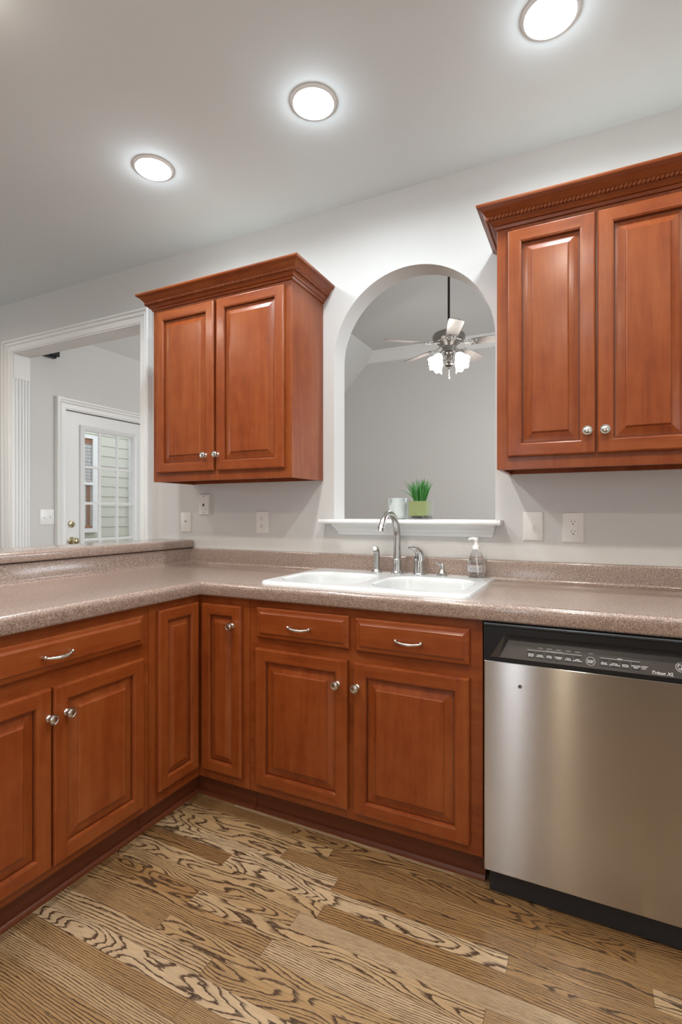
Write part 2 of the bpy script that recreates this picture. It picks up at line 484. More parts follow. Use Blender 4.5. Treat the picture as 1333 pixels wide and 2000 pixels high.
# left dining wall with an added window, rear wall with an added door
mb = curve_slab([(-4.7, 0), (0, 0), (0, CEIL), (-4.7, CEIL)], [[(-3.15, 0.8), (-3.15, 2.2), (-1.25, 2.2), (-1.25, 0.8)]], 0.1, lambda u, v, h: (-6.1 + h, u, v))
struct('wall_left', mb, M_WALL, 'dining end wall with an added window')
mb = MB()
for yy in (-3.15, -2.23, -1.30): mb.box(-6.06, -6.01, yy, yy + 0.05, 0.8, 2.2)
for zz in (0.8, 1.48, 2.15): mb.box(-6.06, -6.01, -3.10, -1.30, zz, zz + 0.05)
wf = struct('added_window_1', mb, M_TRIM, 'unseen white dining window added for fill light')  # added out of view as a fill source for the kitchen
mb = MB(); mb.box(-6.04, -6.035, -3.13, -1.27, 0.82, 2.18); build('window_pane', mb, M_PANE, wf)
mb = curve_slab([(-6.1, 0), (-0.90, 0), (-0.90, 2.2), (-0.52, 2.2), (-0.52, 0), (1.7, 0), (1.7, CEIL), (-6.1, CEIL)], [], 0.1, lambda u, v, h: (u, -4.6 - h, v))
struct('wall_rear', mb, M_WALL, 'wall behind the camera')
mb = MB(); mb.box(-0.90, -0.80, -4.67, -4.62, 0, 2.2); mb.box(-0.62, -0.52, -4.67, -4.62, 0, 2.2)
mb.box(-0.80, -0.62, -4.67, -4.62, 0, 0.28); mb.box(-0.80, -0.62, -4.67, -4.62, 2.1, 2.2)
d2 = struct('added_door_2', mb, M_WOOD, 'narrow glazed door added behind the camera for the dishwasher streak')  # added unseen; its pane makes the white streak on the dishwasher
mb = MB(); mb.box(-0.80, -0.62, -4.65, -4.645, 0.28, 2.1); build('door_pane', mb, M_PANE, d2)

# family room
mb = curve_slab([(WT, 0), (0.415, 0), (0.415, 2.055), (1.285, 2.055), (1.285, 0), (FAMY, 0), (FAMY, 2.70), (WT, 2.70)], [], 0.12, lambda u, v, h: (LWX - h, u, v))
struct('wall_porch', mb, M_WALL, 'grey wall carrying the glazed white door')
mb = MB(); mb.box(LWX - 0.12, 2.0, FAMY, FAMY + 0.12, 0, 4.0); struct('wall_far', mb, M_WALL, 'far grey wall of the room beyond the arch')
mb = curve_slab([(WT, 0), (FAMY, 0), (FAMY, 4.0), (WT, 4.0)], [[(1.45, 0.9), (1.45, 2.5), (3.35, 2.5), (3.35, 0.9)]], 0.1, lambda u, v, h: (2.0 + h, u, v))
struct('wall_family', mb, M_WALL, 'right wall of the room beyond the arch')
mb = MB()
for yy in (1.45, 2.375, 3.30): mb.box(2.02, 2.07, yy, yy + 0.05, 0.9, 2.5)
for zz in (0.9, 1.68, 2.45): mb.box(2.02, 2.07, 1.5, 3.30, zz, zz + 0.05)
wf = struct('added_window_2', mb, M_TRIM, 'unseen white window added to light the room beyond the arch')  # added out of view to light the far room
mb = MB(); mb.box(2.04, 2.045, 1.47, 3.33, 0.92, 2.48); build('window_pane', mb, M_PANE, wf)
FLX = -2.883
mb = MB(); mb.box(FLX, 2.1, WT, FAMY, FAMZ, FAMZ + 0.1); struct('ceiling_family', mb, M_CEILF, 'high flat ceiling beyond the arch')
sl = 1.071
zl = FAMZ - sl * (FLX - (LWX - 0.12))
mb = MB()
prof = [(FLX, FAMZ), (LWX - 0.12, zl), (LWX - 0.12, zl + 0.16), (FLX, FAMZ + 0.16)]
mb.rings([[(x, y, z) for x, z in prof] for y in (WT, FAMY)])
struct('ceiling_slope', mb, M_CEILF, 'sloping left side of the vaulted ceiling beyond the arch')
# crown moulding on the far wall
cp = [(0, 0), (0.012, 0), (0.012, 0.02), (0.022, 0.03), (0.03, 0.055), (0.055, 0.085), (0.075, 0.115), (0.088, 0.128), (0.088, 0.145), (0.1, 0.155), (0.1, 0.165), (0, 0.165)]
mb = MB(); mb.rings([[(x, FAMY - o, FAMZ - 0.165 + z) for o, z in cp] for x in (-2.95, 2.0)])
for v in range(len(cp)):   # mitre the left end to the slope
    x, y, z = mb.v[v]; mb.v[v] = (FLX - (FAMZ - z) / sl, y, z)
struct('trim_1', mb, M_TRIM, 'white crown moulding on the far wall', smooth=30)

# cased opening: casing on the kitchen face, fluted jambs, head liner
cas = [(0, 0), (0.0, 0.010), (0.006, 0.010), (0.010, 0.015), (0.017, 0.013), (0.044, 0.017), (0.048, 0.025), (0.054, 0.027), (0.058, 0.023), (0.068, 0.025), (0.071, 0.036), (0.082, 0.037), (0.088, 0.031), (0.088, 0)]
def casing(mb, pts, mp):
    """pts: opening edge path (u, v); profile goes outward to the left of travel"""
    P = [Vector(p) for p in pts]; loops = []
    for i, p in enumerate(P):
        d0 = (P[i] - P[i - 1]).normalized() if i > 0 else None
        d1 = (P[i + 1] - P[i]).normalized() if i < len(P) - 1 else None
        n0 = Vector((-d0.y, d0.x)) if d0 else None; n1 = Vector((-d1.y, d1.x)) if d1 else None
        m = n1 if n0 is None else n0 if n1 is None else (n0 + n1) / (1 + n0.dot(n1))
        loops.append([mp(p.x + m.x * o, p.y + m.y * o, h) for o, h in cas])
    mb.rings(loops)
mb = MB(); casing(mb, [(OX0 + 0.012, 0), (OX0 + 0.012, OZ - 0.013), (OX1 - 0.012, OZ - 0.013), (OX1 - 0.012, 0)], lambda u, v, h: (u, -h, v))
tr = struct('trim_2', mb, M_TRIM, 'white casing around the wide opening behind the bar', smooth=30)
mb = MB(); mb.box(OX0, OX1, 0.0, WT, OZ - 0.015, OZ)
for xx, s in ((OX0, 1), (OX1, -1)):
    a, b = (xx, xx + 0.012 * s)
    mb.box(min(a, b), max(a, b), 0.0, WT, 0, OZ - 0.015)
    for k in range(5):
        yy = 0.014 + k * 0.0225
        c0, c1 = sorted((b, b + 0.006 * s))
        mb.box(c0, c1, yy, yy + 0.013, 0.0, 2.205)
    c0, c1 = sorted((b, b + 0.006 * s))
    mb.box(c0, c1, 0.0, WT, 2.205, OZ - 0.015)
build('jamb_liner', mb, M_TRIM, tr, bevel=0.002)
# half wall that carries the bar
mb = MB(); mb.box(-2.225, -2.106, -1.75, 0.0, 0, 1.018)
struct('wall_peninsula', mb, M_WALL, 'half wall under the raised bar')
# arch ledge
mb = MB()
led = [(0.0, 0.0), (0.0, 0.012), (-0.0, 0.014)]
def bull(z0, z1, d, n=6):
    r = (z1 - z0) / 2; c = (z0 + z1) / 2
    return [(d - r + r * math.sin(PI * k / n), c - r * math.cos(PI * k / n)) for k in range(n + 1)]
pr = [(-0.15, 1.166)] + bull(1.166, 1.189, 0.085) + [(-0.15, 1.189)]
mb.rings([[(x, -o, z) for o, z in pr] for x in (-1.208, -0.338)])
lp = [(0, 1.113), (0.006, 1.113), (0.010, 1.120), (0.014, 1.128), (0.022, 1.132), (0.028, 1.144), (0.044, 1.154), (0.05, 1.158), (0.056, 1.166), (0, 1.166)]
struct('trim_3', mb, M_TRIM, 'white ledge across the foot of the arched opening', smooth=35)
mb = MB()
xl = lambda z: -1.150 + (1.166 - z) * 0.42
loops = []
for s in (0, 1):
    loops.append([((xl(z) if s == 0 else -0.366 - (1.166 - z) * 0.30), -o, z) for o, z in lp])
mb.rings(loops)
build('ledge_moulding', mb, M_TRIM, bpy.data.objects['trim_3'], smooth=25)
# skirting in the room beyond (seen only from the side)
mb = MB(); mb.box(LWX, 2.0, FAMY - 0.015, FAMY, 0, 0.12); struct('baseboard_far', mb, M_TRIM, 'white baseboard on the far wall', bevel=0.003)

# ------------------------------------------------------------------ glazed door in the side wall
DY0, DY1, DZ = 0.420, 1.280, 2.050
def DM(u, v, h): return (LWX + h, u, v)      # u = y, h toward the room (+x)
mb = MB()
casing(mb, [(0.415, 0), (0.415, 2.055), (1.285, 2.055), (1.285, 0)], lambda u, v, h: DM(u, v, h))
struct('trim_4', mb, M_TRIM, 'white casing around the glazed door', smooth=30)
GY0, GY1, GZ0, GZ1 = 0.592, 1.105, 0.377, 1.914
mb = MB()
outerd = [(DY0, 0.01), (DY1, 0.01), (DY1, DZ - 0.004), (DY0, DZ - 0.004)]
mb = curve_slab(outerd, [[(GY0, GZ0), (GY0, GZ1), (GY1, GZ1), (GY1, GZ0)]], 0.042, lambda u, v, h: DM(u, v, -0.055 + h))
door = struct('door_1', mb, M_DOOR, 'white door with fifteen small panes, standing beyond the wide opening')
mb = MB()
fr = [(0.0, 0.0), (-0.035, 0.0), (-0.038, 0.012), (-0.028, 0.018), (-0.012, 0.014), (-0.004, 0.010)]
P4 = [(GY0, GZ0), (GY1, GZ0), (GY1, GZ1), (GY0, GZ1)]
def rect_ring(i0, h0, y0=GY0, y1=GY1, z0=GZ0, z1=GZ1): return [(y0 + i0, z0 + i0, h0), (y1 - i0, z0 + i0, h0), (y1 - i0, z1 - i0, h0), (y0 + i0, z1 - i0, h0)]
mb.rings([rect_ring(i, h - 0.013) for i, h in fr + [(0.006, 0.006), (0.006, -0.02)]], False, False, fn=DM)
build('lite_frame', mb, M_DOOR, door)
mb = MB()
cols = [0.751, 0.932]; rows = [1.606, 1.300, 0.993, 0.686]
for c in cols: mb.box(c - 0.011, c + 0.011, GZ0, GZ1, -0.028, -0.012, fn=DM)
for r in rows: mb.box(GY0, GY1, r - 0.011, r + 0.011, -0.0285, -0.0125, fn=DM)
build('muntins', mb, M_DOOR, door)
mb = MB(); mb.box(GY0 + .002, GY1 - .002, GZ0 + .002, GZ1 - .002, -0.035, -0.031, fn=DM); build('pane', mb, M_PANE, door)
def AX(c, axis):
    c = Vector(c)
    if axis == 'x': return lambda x, y, z: (c.x + z, c.y + x, c.z + y)
    if axis == '-y': return lambda x, y, z: (c.x + x, c.y - z, c.z + y)
    return lambda x, y, z: (c.x + x, c.y + y, c.z + z)
mb = MB(); mb.lathe([(0.030, 0), (0.030, 0.004), (0.025, 0.012), (0.018, 0.014)], AX((LWX - 0.013, 0.478, 1.127), 'x'))
mb.box(LWX + 0.0, LWX + 0.014, 0.462, 0.494, 1.121, 1.133)
build('deadbolt', mb, M_BRASS, door, smooth=40)
mb = MB(); mb.lathe([(0.032, 0), (0.032, 0.004), (0.024, 0.010), (0.013, 0.014), (0.012, 0.030), (0.022, 0.036), (0.028, 0.048), (0.026, 0.060), (0.016, 0.068)], AX((LWX - 0.013, 0.482, 0.990), 'x'))
build('door_knob', mb, M_BRASS, door, smooth=40)

# outside the door
mb = MB(); mb.box(-9, LWX - 0.13, -0.2, 9, -0.22, -0.12); struct('ground', mb, M_CONC, 'pale patio outside the glazed door')
mb = MB()
EX = -5.5
for k in range(26):
    z0 = -0.1 + k * 0.127
    mb.rings([[(EX, y, z0), (EX + 0.009, y, z0), (EX + 0.002, y, z0 + 0.127), (EX, y, z0 + 0.127)] for y in (0.9, 7.5)])
mb.box(EX - 0.12, EX, 0.9, 7.5, -0.12, 3.3)
sid = struct('wall_siding', mb, M_SIDING, 'pale sided house wall outside the glazed door')
mb = MB(); mb.box(EX, EX + 0.03, 2.53, 2.63, -0.12, 3.25); build('corner_board', mb, M_TRIM, sid)
mb = MB()
for (a, b, c, d) in ((1.32, 1.38, 0.98, 2.16), (1.965, 2.03, 0.98, 2.16), (1.38, 1.965, 0.98, 1.03), (1.38, 1.965, 2.12, 2.16), (1.38, 1.965, 1.555, 1.59)):
    mb.box(EX, EX + 0.045, a, b, c, d)
wf = struct('window_3', mb, M_TRIM, 'white sash window in the sided wall outside')
mb = MB(); mb.box(EX + 0.018, EX + 0.022, 1.38, 1.965, 1.03, 2.12); build('blind_panel', mb, M_BLIND, wf)
mb = MB(); mb.box(EX + 0.02, EX + 0.03, 1.38, 1.965, 2.06, 2.12); mb.box(EX + 0.02, EX + 0.03, 1.38, 1.965, 1.03, 1.06)
mb.box(EX + 0.02, EX + 0.026, 1.89, 1.94, 1.06, 1.60); build('trim_and_reflection', mb, M_BROWN, wf)  # upright brown strip paints a reflection in the glass
mb = MB()
for k in range(6): mb.box(EX + 0.024, EX + 0.027, 1.86 + k * 0.02, 1.863 + k * 0.02, 1.05, 2.08)
for k in range(24): mb.box(EX + 0.024, EX + 0.027, 1.38, 1.965, 1.08 + k * 0.042, 1.083 + k * 0.042)
build('grid', mb, M_PEWTER, wf)

# ------------------------------------------------------------------ cabinets
def MAPB(yf): return lambda u, z, h: (u, yf - h, z)
def MAPP(xf): return lambda u, z, h: (xf + h, u, z)
def rect(u0, u1, z0, z1, i, h): return [(u0 + i, z0 + i, h), (u1 - i, z0 + i, h), (u1 - i, z1 - i, h), (u0 + i, z1 - i, h)]
TH = 0.020
def knob(parent, c, axis):
    mb = MB()
    mb.lathe([(0.0105, 0), (0.0105, 0.002), (0.0065, 0.005), (0.0062, 0.013), (0.0085, 0.017), (0.0150, 0.020), (0.0165, 0.0235), (0.0155, 0.0265), (0.0135, 0.0265), (0.0125, 0.0250), (0.0100, 0.0268), (0.0055, 0.0282), (0.001, 0.0286)], AX(c, axis), 24)
    return build('knob', mb, M_NICKEL, parent, smooth=50)
def pull(parent, mp, u, z):
    """rope-twist bar pull on two posts"""
    mb = MB(); h0 = TH; w = 0.045
    pts = []
    for k in range(17):
        t = -1 + k / 8.0
        pts.append(mp(u + t * w, z - 0.004 * (1 - t * t), h0 + 0.011 + 0.015 * (1 - t * t)))
    mb.tube(pts, [0.0032 + 0.0022 * (1 - abs(-1 + k / 8.0)) for k in range(17)], 10)
    for s in (-1, 1):
        mb.tube([mp(u + s * w, z, h0), mp(u + s * w, z, h0 + 0.006), mp(u + s * w * 1.0, z, h0 + 0.013)], [0.0062, 0.005, 0.005], 10)
        c = mp(u + s * w, z + 0.002, h0 + 0.012); mb.ball(c, 0.0058, 0.0058, 0.0058)
    for k in range(15):        # twist
        t = -0.7 + k * 0.1
        c = Vector(mp(u + t * w, z - 0.004 * (1 - t * t), h0 + 0.011 + 0.015 * (1 - t * t)))
        r = 0.0034 + 0.0022 * (1 - abs(t))
        a = Vector(mp(1, 0, 0)) - Vector(mp(0, 0, 0)); b = Vector(mp(0, 1, 0)) - Vector(mp(0, 0, 0)); d = Vector(mp(0, 0, 1)) - Vector(mp(0, 0, 0))
        loop = []
        for q in range(9):
            ang = 2 * PI * q / 8
            loop.append(tuple(c + b * math.cos(ang) * r * 1.04 + d * math.sin(ang) * r * 1.04 + a * 0.0022 * math.sin(ang + 0.8)))
        mb.tube(loop, 0.0008, 5)
    return build('pull', mb, M_NICKEL, parent, smooth=50)
def panel_door(parent, mp, u0, u1, z0, z1, knob_at=None, axis='-y', name='door', st=0.050, hor=None, wood_=None):
    wood_ = wood_ or M_WOOD
    hor = hor or (M_WOODX if axis == '-y' else M_WOODY)
    mb = MB()
    mb.rings([rect(u0, u1, z0, z1, i, h) for i, h in ((0, 0.001), (0, 0.0145), (0.0025, 0.0185), (0.006, TH))], True, False, fn=mp)
    a, b = 0.006, st - 0.006
    mb.quad([(u0 + a, z0 + a, TH), (u0 + b, z0 + a, TH), (u0 + b, z1 - a, TH), (u0 + a, z1 - a, TH)], 0, mp)
    mb.quad([(u1 - b, z0 + a, TH), (u1 - a, z0 + a, TH), (u1 - a, z1 - a, TH), (u1 - b, z1 - a, TH)], 0, mp)
    mb.quad([(u0 + b, z0 + a, TH), (u1 - b, z0 + a, TH), (u1 - b, z0 + b, TH), (u0 + b, z0 + b, TH)], 1, mp)
    mb.quad([(u0 + b, z1 - b, TH), (u1 - b, z1 - b, TH), (u1 - b, z1 - a, TH), (u0 + b, z1 - a, TH)], 1, mp)
    mb.rings([rect(u0, u1, z0, z1, i, h) for i, h in ((b, TH), (b + 0.002, TH - 0.0015), (b + 0.004, TH - 0.0015), (st, TH - 0.006), (st, 0.006))], False, False, fn=mp)
    d = build(name, mb, [wood_, hor], parent)
    mb = MB()
    w = min(u1 - u0, z1 - z0) - 2 * st
    bv = 0.036 if w > 0.13 else 0.026
    ls = [(st - 0.001, 0.0065), (st + 0.004, 0.0065)]
    for k in range(5):
        t = k / 4.0
        ls.append((st + 0.004 + (bv - 0.006) * t, 0.0065 + 0.0065 * (t ** 1.35)))
    ls += [(st + bv, 0.0165), (st + bv + 0.003, 0.0185)]
    mb.rings([rect(u0, u1, z0, z1, i, h) for i, h in ls[:2]], False, False, 1, mp)
    mb.rings([rect(u0, u1, z0, z1, i, h) for i, h in ls[1:]], False, True, 0, mp)
    build('raised_panel', mb, [wood_, M_GLAZE], d)
    if knob_at: knob(d, mp(knob_at[0], knob_at[1], TH), axis)
    return d
def drawer(parent, mp, u0, u1, z0, z1, axis):
    mb = MB(); hor = M_WOODX if axis == '-y' else M_WOODY
    ls = [(0, 0.001), (0, 0.010), (0.003, 0.0135), (0.006, 0.0145), (0.0145, 0.0155), (0.020, 0.0185), (0.022, TH)]
    mb.rings([rect(u0, u1, z0, z1, i, h) for i, h in ls], True, True, fn=mp)
    d = build('drawer', mb, [hor], parent)
    pull(d, mp, (u0 + u1) / 2, (z0 + z1) / 2 - 0.004)
    return d

# crown for the wall cabinets
CZ = 2.286
CROWN = [(-0.004, 0.0), (0.006, 0.0), (0.008, 0.006), (0.0095, 0.010), (0.016, 0.012), (0.020, 0.020), (0.024, 0.024), (0.027, 0.026), (0.030, 0.038), (0.036, 0.043), (0.041, 0.050), (0.050, 0.060), (0.056, 0.063), (0.060, 0.066), (0.064, 0.068), (0.066, 0.073), (0.066, 0.078), (-0.004, 0.078)]
def wall_cab(label, x0, x1, loc, doors, kx):
    t = thing('wall_cabinet', label, 'cabinet', loc, 'cherry wall cabinets beside the arch')
    mb = MB(); z0, z1 = 1.383, 2.335
    yf = -0.305
    # carcass: sides, face frame, top, recessed bottom
    mb.box(x0, x0 + 0.016, yf + 0.018, -0.001, z0, z1); mb.box(x1 - 0.016, x1, yf + 0.018, -0.001, z0, z1)
    mb.box(x0, x1, yf, yf + 0.019, z0, z1)
    mb.box(x0 + 0.016, x1 - 0.016, yf + 0.019, -0.001, z0 + 0.03, z0 + 0.045)
    mb.box(x0 + 0.016, x1 - 0.016, -0.019, -0.001, z0 + 0.002, z0 + 0.03)
    build('carcass', mb, M_WOOD, t, bevel=0.0012)
    mb = MB(); mb.box(x0 + 0.016, x1 - 0.016, yf + 0.019, -0.001, z1 - 0.016, z1); build('top_board', mb, M_RAW, t)
    mp = MAPB(yf)
    for (a, b), k in zip(doors, kx): panel_door(t, mp, a, b, 1.428, 2.266, (k, 1.505), '-y')
    path = [(x0, -0.001), (x0, yf), (x1, yf), (x1, -0.001)]
    path = [(p[0], p[1]) for p in path]
    mb = MB(); mb.sweep(list(reversed(path)), [(-o, z) for o, z in CROWN] if False else CROWN, CZ)
    # outward must point away from the cabinet
    if True:
        mb = MB(); mb.sweep(path, [(o, z) for o, z in CROWN], CZ) if outward(path) else mb.sweep(list(reversed(path)), CROWN, CZ)
    cr = build('crown_moulding', mb, M_WOODX, t, smooth=20)
    mb = MB()
    off = 0.0315; zz = CZ + 0.0335
    segs = [((x0 - off, -0.004), (x0 - off, yf - off)), ((x0 - off, yf - off), (x1 + off, yf - off)), ((x1 + off, yf - off), (x1 + off, -0.004))]
    for a, b in segs:
        a = Vector((*a, zz)); b = Vector((*b, zz)); d = (b - a); n = int(d.length / 0.0132); dn = d.normalized()
        R = Matrix.Rotation(math.atan2(dn.y, dn.x), 3, 'Z') @ Matrix.Rotation(math.radians(38), 3, 'Y')
        for k in range(n): mb.ball(a + d * ((k + 0.5) / n), 0.0068, 0.0078, 0.0102, R, 10, 8)
    build('rope_moulding', mb, M_WOOD, cr, smooth=80)
    return t
def outward(path):
    d = Vector(path[2]) - Vector(path[1]); n = Vector((d.y, -d.x)); return n.y < 0
wall_cab('two-door cherry wall cabinet left of the arch, its right side panel in view', -2.078, -1.222, (-1.65, -0.15, 1.383), [(-2.043, -1.662), (-1.645, -1.256)], (-1.710, -1.635))
wall_cab('cherry wall cabinet right of the arch, cut by the edge of the photo', -0.316, 0.625, (0.15, -0.15, 1.383), [(-0.275, 0.017), (0.024, 0.325), (0.34, 0.585)], (-0.008, 0.047, 0.367))

# base cabinets
BG = 'cherry base cabinets under the counter'
def carcass_back(mb, x0, x1):
    mb.box(x0, x1, FY, FY + 0.019, 0.104, 0.874)
    mb.box(x0, x0 + 0.016, FY + 0.019, -0.002, 0.104, 0.874); mb.box(x1 - 0.016, x1, FY + 0.019, -0.002, 0.104, 0.874)
    mb.box(x0 + 0.016, x1 - 0.016, FY + 0.019, -0.002, 0.104, 0.12)
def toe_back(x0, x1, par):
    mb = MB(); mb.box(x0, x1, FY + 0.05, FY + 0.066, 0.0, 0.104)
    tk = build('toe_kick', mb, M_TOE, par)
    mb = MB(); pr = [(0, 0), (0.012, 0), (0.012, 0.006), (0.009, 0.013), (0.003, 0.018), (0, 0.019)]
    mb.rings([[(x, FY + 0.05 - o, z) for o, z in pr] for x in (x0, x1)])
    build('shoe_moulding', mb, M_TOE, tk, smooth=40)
t = thing('base_cabinet', 'cherry sink base cabinet with two drawer fronts above two doors', 'cabinet', (-0.77, -0.3, 0), BG)
mb = MB(); carcass_back(mb, -1.232, -0.312); build('carcass', mb, M_WOODX, t, bevel=0.001)
mp = MAPB(FY)
panel_door(t, mp, -1.196, -0.790, 0.142, 0.684, (-0.828, 0.597)); panel_door(t, mp, -0.766, -0.351, 0.138, 0.682, (-0.750, 0.597))
drawer(t, mp, -1.192, -0.786, 0.727, 0.846, '-y'); drawer(t, mp, -0.760, -0.351, 0.724, 0.842, '-y')
toe_back(-1.232, -0.312, t)
t = thing('base_cabinet', 'cherry base cabinet with one door, right of the dishwasher', 'cabinet', (0.61, -0.3, 0), BG)
mb = MB(); carcass_back(mb, 0.303, 0.920); build('carcass', mb, M_WOODX, t, bevel=0.001)
panel_door(t, mp, 0.340, 0.884, 0.138, 0.682, (0.380, 0.597)); drawer(t, mp, 0.340, 0.884, 0.724, 0.842, '-y')
toe_back(0.303, 0.920, t)
# corner cabinet
t = thing('base_cabinet', 'cherry corner base cabinet with two narrow doors meeting at the inside corner', 'cabinet', (-1.60, -0.50, 0), BG)
mb = MB()
mb.box(FX - 0.001, -1.234, FY, FY + 0.019, 0.104, 0.874)
mb.box(FX - 0.019, FX, -0.888, FY + 0.019, 0.104, 0.874)
mb.box(-2.10, FX - 0.019, -0.888, -0.872, 0.104, 0.874); mb.box(-1.250, -1.234, FY + 0.019, -0.002, 0.104, 0.874)
mb.box(-2.10, -1.250, FY + 0.019, -0.002, 0.104, 0.12)
build('carcass', mb, M_WOOD, t, bevel=0.001)
panel_door(t, MAPB(FY), -1.470, -1.264, 0.146, 0.842, (-1.306, 0.762), st=0.046)
panel_door(t, MAPP(FX), -0.854, -0.634, 0.152, 0.846, None, 'x', st=0.046)
toe_back(FX - 0.05, -1.234, t)
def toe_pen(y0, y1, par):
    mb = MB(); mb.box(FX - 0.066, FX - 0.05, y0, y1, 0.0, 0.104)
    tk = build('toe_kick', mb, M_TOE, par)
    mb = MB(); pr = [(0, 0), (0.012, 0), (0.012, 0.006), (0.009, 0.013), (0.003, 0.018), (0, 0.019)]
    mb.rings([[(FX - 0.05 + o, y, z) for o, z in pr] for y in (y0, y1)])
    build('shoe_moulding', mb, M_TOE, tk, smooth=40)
toe_pen(-0.888, FY + 0.05, t)
# peninsula cabinet
t = thing('base_cabinet', 'cherry peninsula base cabinet with one wide drawer above two doors', 'cabinet', (-1.8, -1.28, 0), BG)
mb = MB()
mb.box(FX - 0.019, FX, -1.672, -0.890, 0.104, 0.874)
mb.box(-2.10, FX - 0.019, -0.906, -0.890, 0.104, 0.874); mb.box(-2.10, FX - 0.019, -1.672, -1.656, 0.0, 0.874)
mb.box(-2.10, FX - 0.019, -1.656, -0.906, 0.104, 0.12)
build('carcass', mb, M_WOODY, t, bevel=0.001)
mp = MAPP(FX)
panel_door(t, mp, -1.279, -0.925, 0.136, 0.685, (-1.238, 0.598), 'x'); panel_door(t, mp, -1.638, -1.285, 0.136, 0.685, (-1.296, 0.598), 'x')
drawer(t, mp, -1.615, -0.925, 0.736, 0.843, 'x')
toe_pen(-1.672, -0.890, t)

# unseen rear run, added so its dark fronts shape the reflections
for x0, x1, nd, lab in ((-0.42, 1.58, 4, 'long dark base cabinet added unseen along the rear wall, right of the added glazed door'), (-2.9, -1.10, 4, 'long dark base cabinet added unseen along the rear wall, left of the added glazed door')):
    t = thing('base_cabinet', lab, 'cabinet', ((x0 + x1) / 2, -4.3, 0), 'added dark base cabinets along the rear wall')
    mb = MB(); mb.box(x0, x1, -4.598, -4.0, 0.10, 0.874); mb.box(x0, x1, -4.598, -4.06, 0.0, 0.10); build('carcass', mb, M_DARKC, t)
    mpr = lambda u, z, h: (-u, -4.0 + h, z)
    wd = (x1 - x0) / nd
    for k in range(nd): panel_door(t, mpr, -x1 + k * wd + 0.02, -x1 + (k + 1) * wd - 0.02, 0.14, 0.845, None, wood_=M_DARKC, hor=M_DARKC)
    mb = MB(); mb.box(x0, x1, -4.598, -3.97, 0.8745, 0.915)
    o = build('added_rear_worktop', mb, M_LAM, None, loc=((x0 + x1) / 2, -4.3, 0.875), bevel=0.008)
    tag(o, 'added unseen speckled laminate rear worktop ' + ('right' if x0 > -1 else 'left') + ' of the added glazed door', 'countertop')
# ------------------------------------------------------------------ countertop
ct = thing('countertop', 'brown speckled laminate L-shaped countertop around the sink', 'countertop', (-0.8, -0.3, 0.875))
mb = MB()
NX = FX + 0.004       # peninsula slab edge before the nose
NY = FY - 0.004
xs = [-2.104, NX, -1.204, -0.380, 0.93]; ys = [-1.70, NY, -0.555, -0.140, -0.002]
for i in range(4):
    for j in range(4):
        x0, x1, y0, y1 = xs[i], xs[i + 1], ys[j], ys[j + 1]
        if i >= 1 and j == 0: continue
        if i == 2 and j == 2: continue
        mb.box(x0, x1, y0, y1, 0.875, CT)
# rolled front nose
r = 0.024
nose = [(-0.004, 0.875), (0.012, 0.875)] + [(0.012 + 0.009 * math.sin(a), 0.884 - 0.009 * math.cos(a)) for a in (0.5, 1.0, 1.57)] + \
       [(0.021, 0.912)] + [(0.003 + 0.018 * math.cos(a), 0.915 + 0.018 * math.sin(a)) for a in (0.2, 0.5, 0.8, 1.1, 1.35)] + [(-0.004, CT + 0.0015), (-0.012, CT)]
pathn = [(NX, -1.70), (NX, NY), (0.93, NY)]
mb.sweep(pathn, nose)
build('worktop', mb, M_LAM, ct, smooth=35)
# backsplash with cove at the foot
mb = MB()
sp = [(0, CT - 0.02), (0.034, CT - 0.0005), (0.028, CT + 0.003), (0.023, CT + 0.010), (0.021, CT + 0.02), (0.021, 1.010), (0.018, 1.015), (0.013, 1.017), (0, 1.017)]
mb.sweep([(-2.104, -1.70), (-2.104, -0.002), (0.93, -0.002)], sp)
build('backsplash', mb, M_LAM, ct, smooth=35)
# raised bar
mb = MB()
bz0, bz1 = 1.0195, 1.064
def barpts(ins):
    return [(-2.345 + ins, -1.80 + ins), (-2.070 - ins - 0.03, -1.80 + ins), (-2.070 - ins, -1.77 + ins), (-2.070 - ins, -0.018), (-2.074 - ins, -0.006), (-2.080 - ins, -0.002), (-2.345 + ins, -0.002)]
mb.rings([[(x, y, z) for x, y in barpts(i)] for i, z in ((0.006, bz0), (0.001, bz0 + 0.004), (0, bz0 + 0.012), (0, bz1 - 0.016), (0.003, bz1 - 0.007), (0.008, bz1 - 0.002), (0.016, bz1))])
o = build('bar_top', mb, M_LAM, None, loc=(-2.2, -0.9, bz0), smooth=35)
tag(o, 'raised speckled laminate bar top along the half wall behind the peninsula', 'bar counter')

# ------------------------------------------------------------------ dishwasher
dw = thing('dishwasher', 'stainless steel dishwasher with a black control panel', 'dishwasher', (-0.005, -0.35, 0))
DX0, DX1 = -0.304, 0.296
mpd = MAPB(FY - 0.030)        # h = 0 is the door face at y = -0.64
mb = MB(); mb.box(DX0 + 0.005, DX1 - 0.005, FY + 0.01, -0.03, 0.10, 0.868); build('tub', mb, M_BLACK, dw)
mb = MB()
mb.rings([rect(DX0 + 0.001, DX1, 0.089, 0.755, i, h) for i, h in ((0, -0.038), (0, -0.003), (0.001, -0.001), (0.003, 0.0))], fn=mpd)
dr = build('door', mb, M_STEEL, dw)
mb = MB(); mb.lathe([(0.006, 0), (0.006, 0.0008), (0.0055, 0.001)], AX(mpd(-0.194, 0.685, 0.0), '-y'), 12)
mb2 = MB()
for v in mb.v: pass
build('badge_stain', mb, plain('grey_mark', (0.10, 0.095, 0.09, 1), 0.6), dr)
mb = MB()
O = [(DX0 + .001, 0.7555), (DX1, 0.7555), (DX1, 0.862), (DX0 + .001, 0.862)]
Hh = [(-0.283, 0.7665), (0.273, 0.7665), (0.235, 0.842), (-0.238, 0.842)]
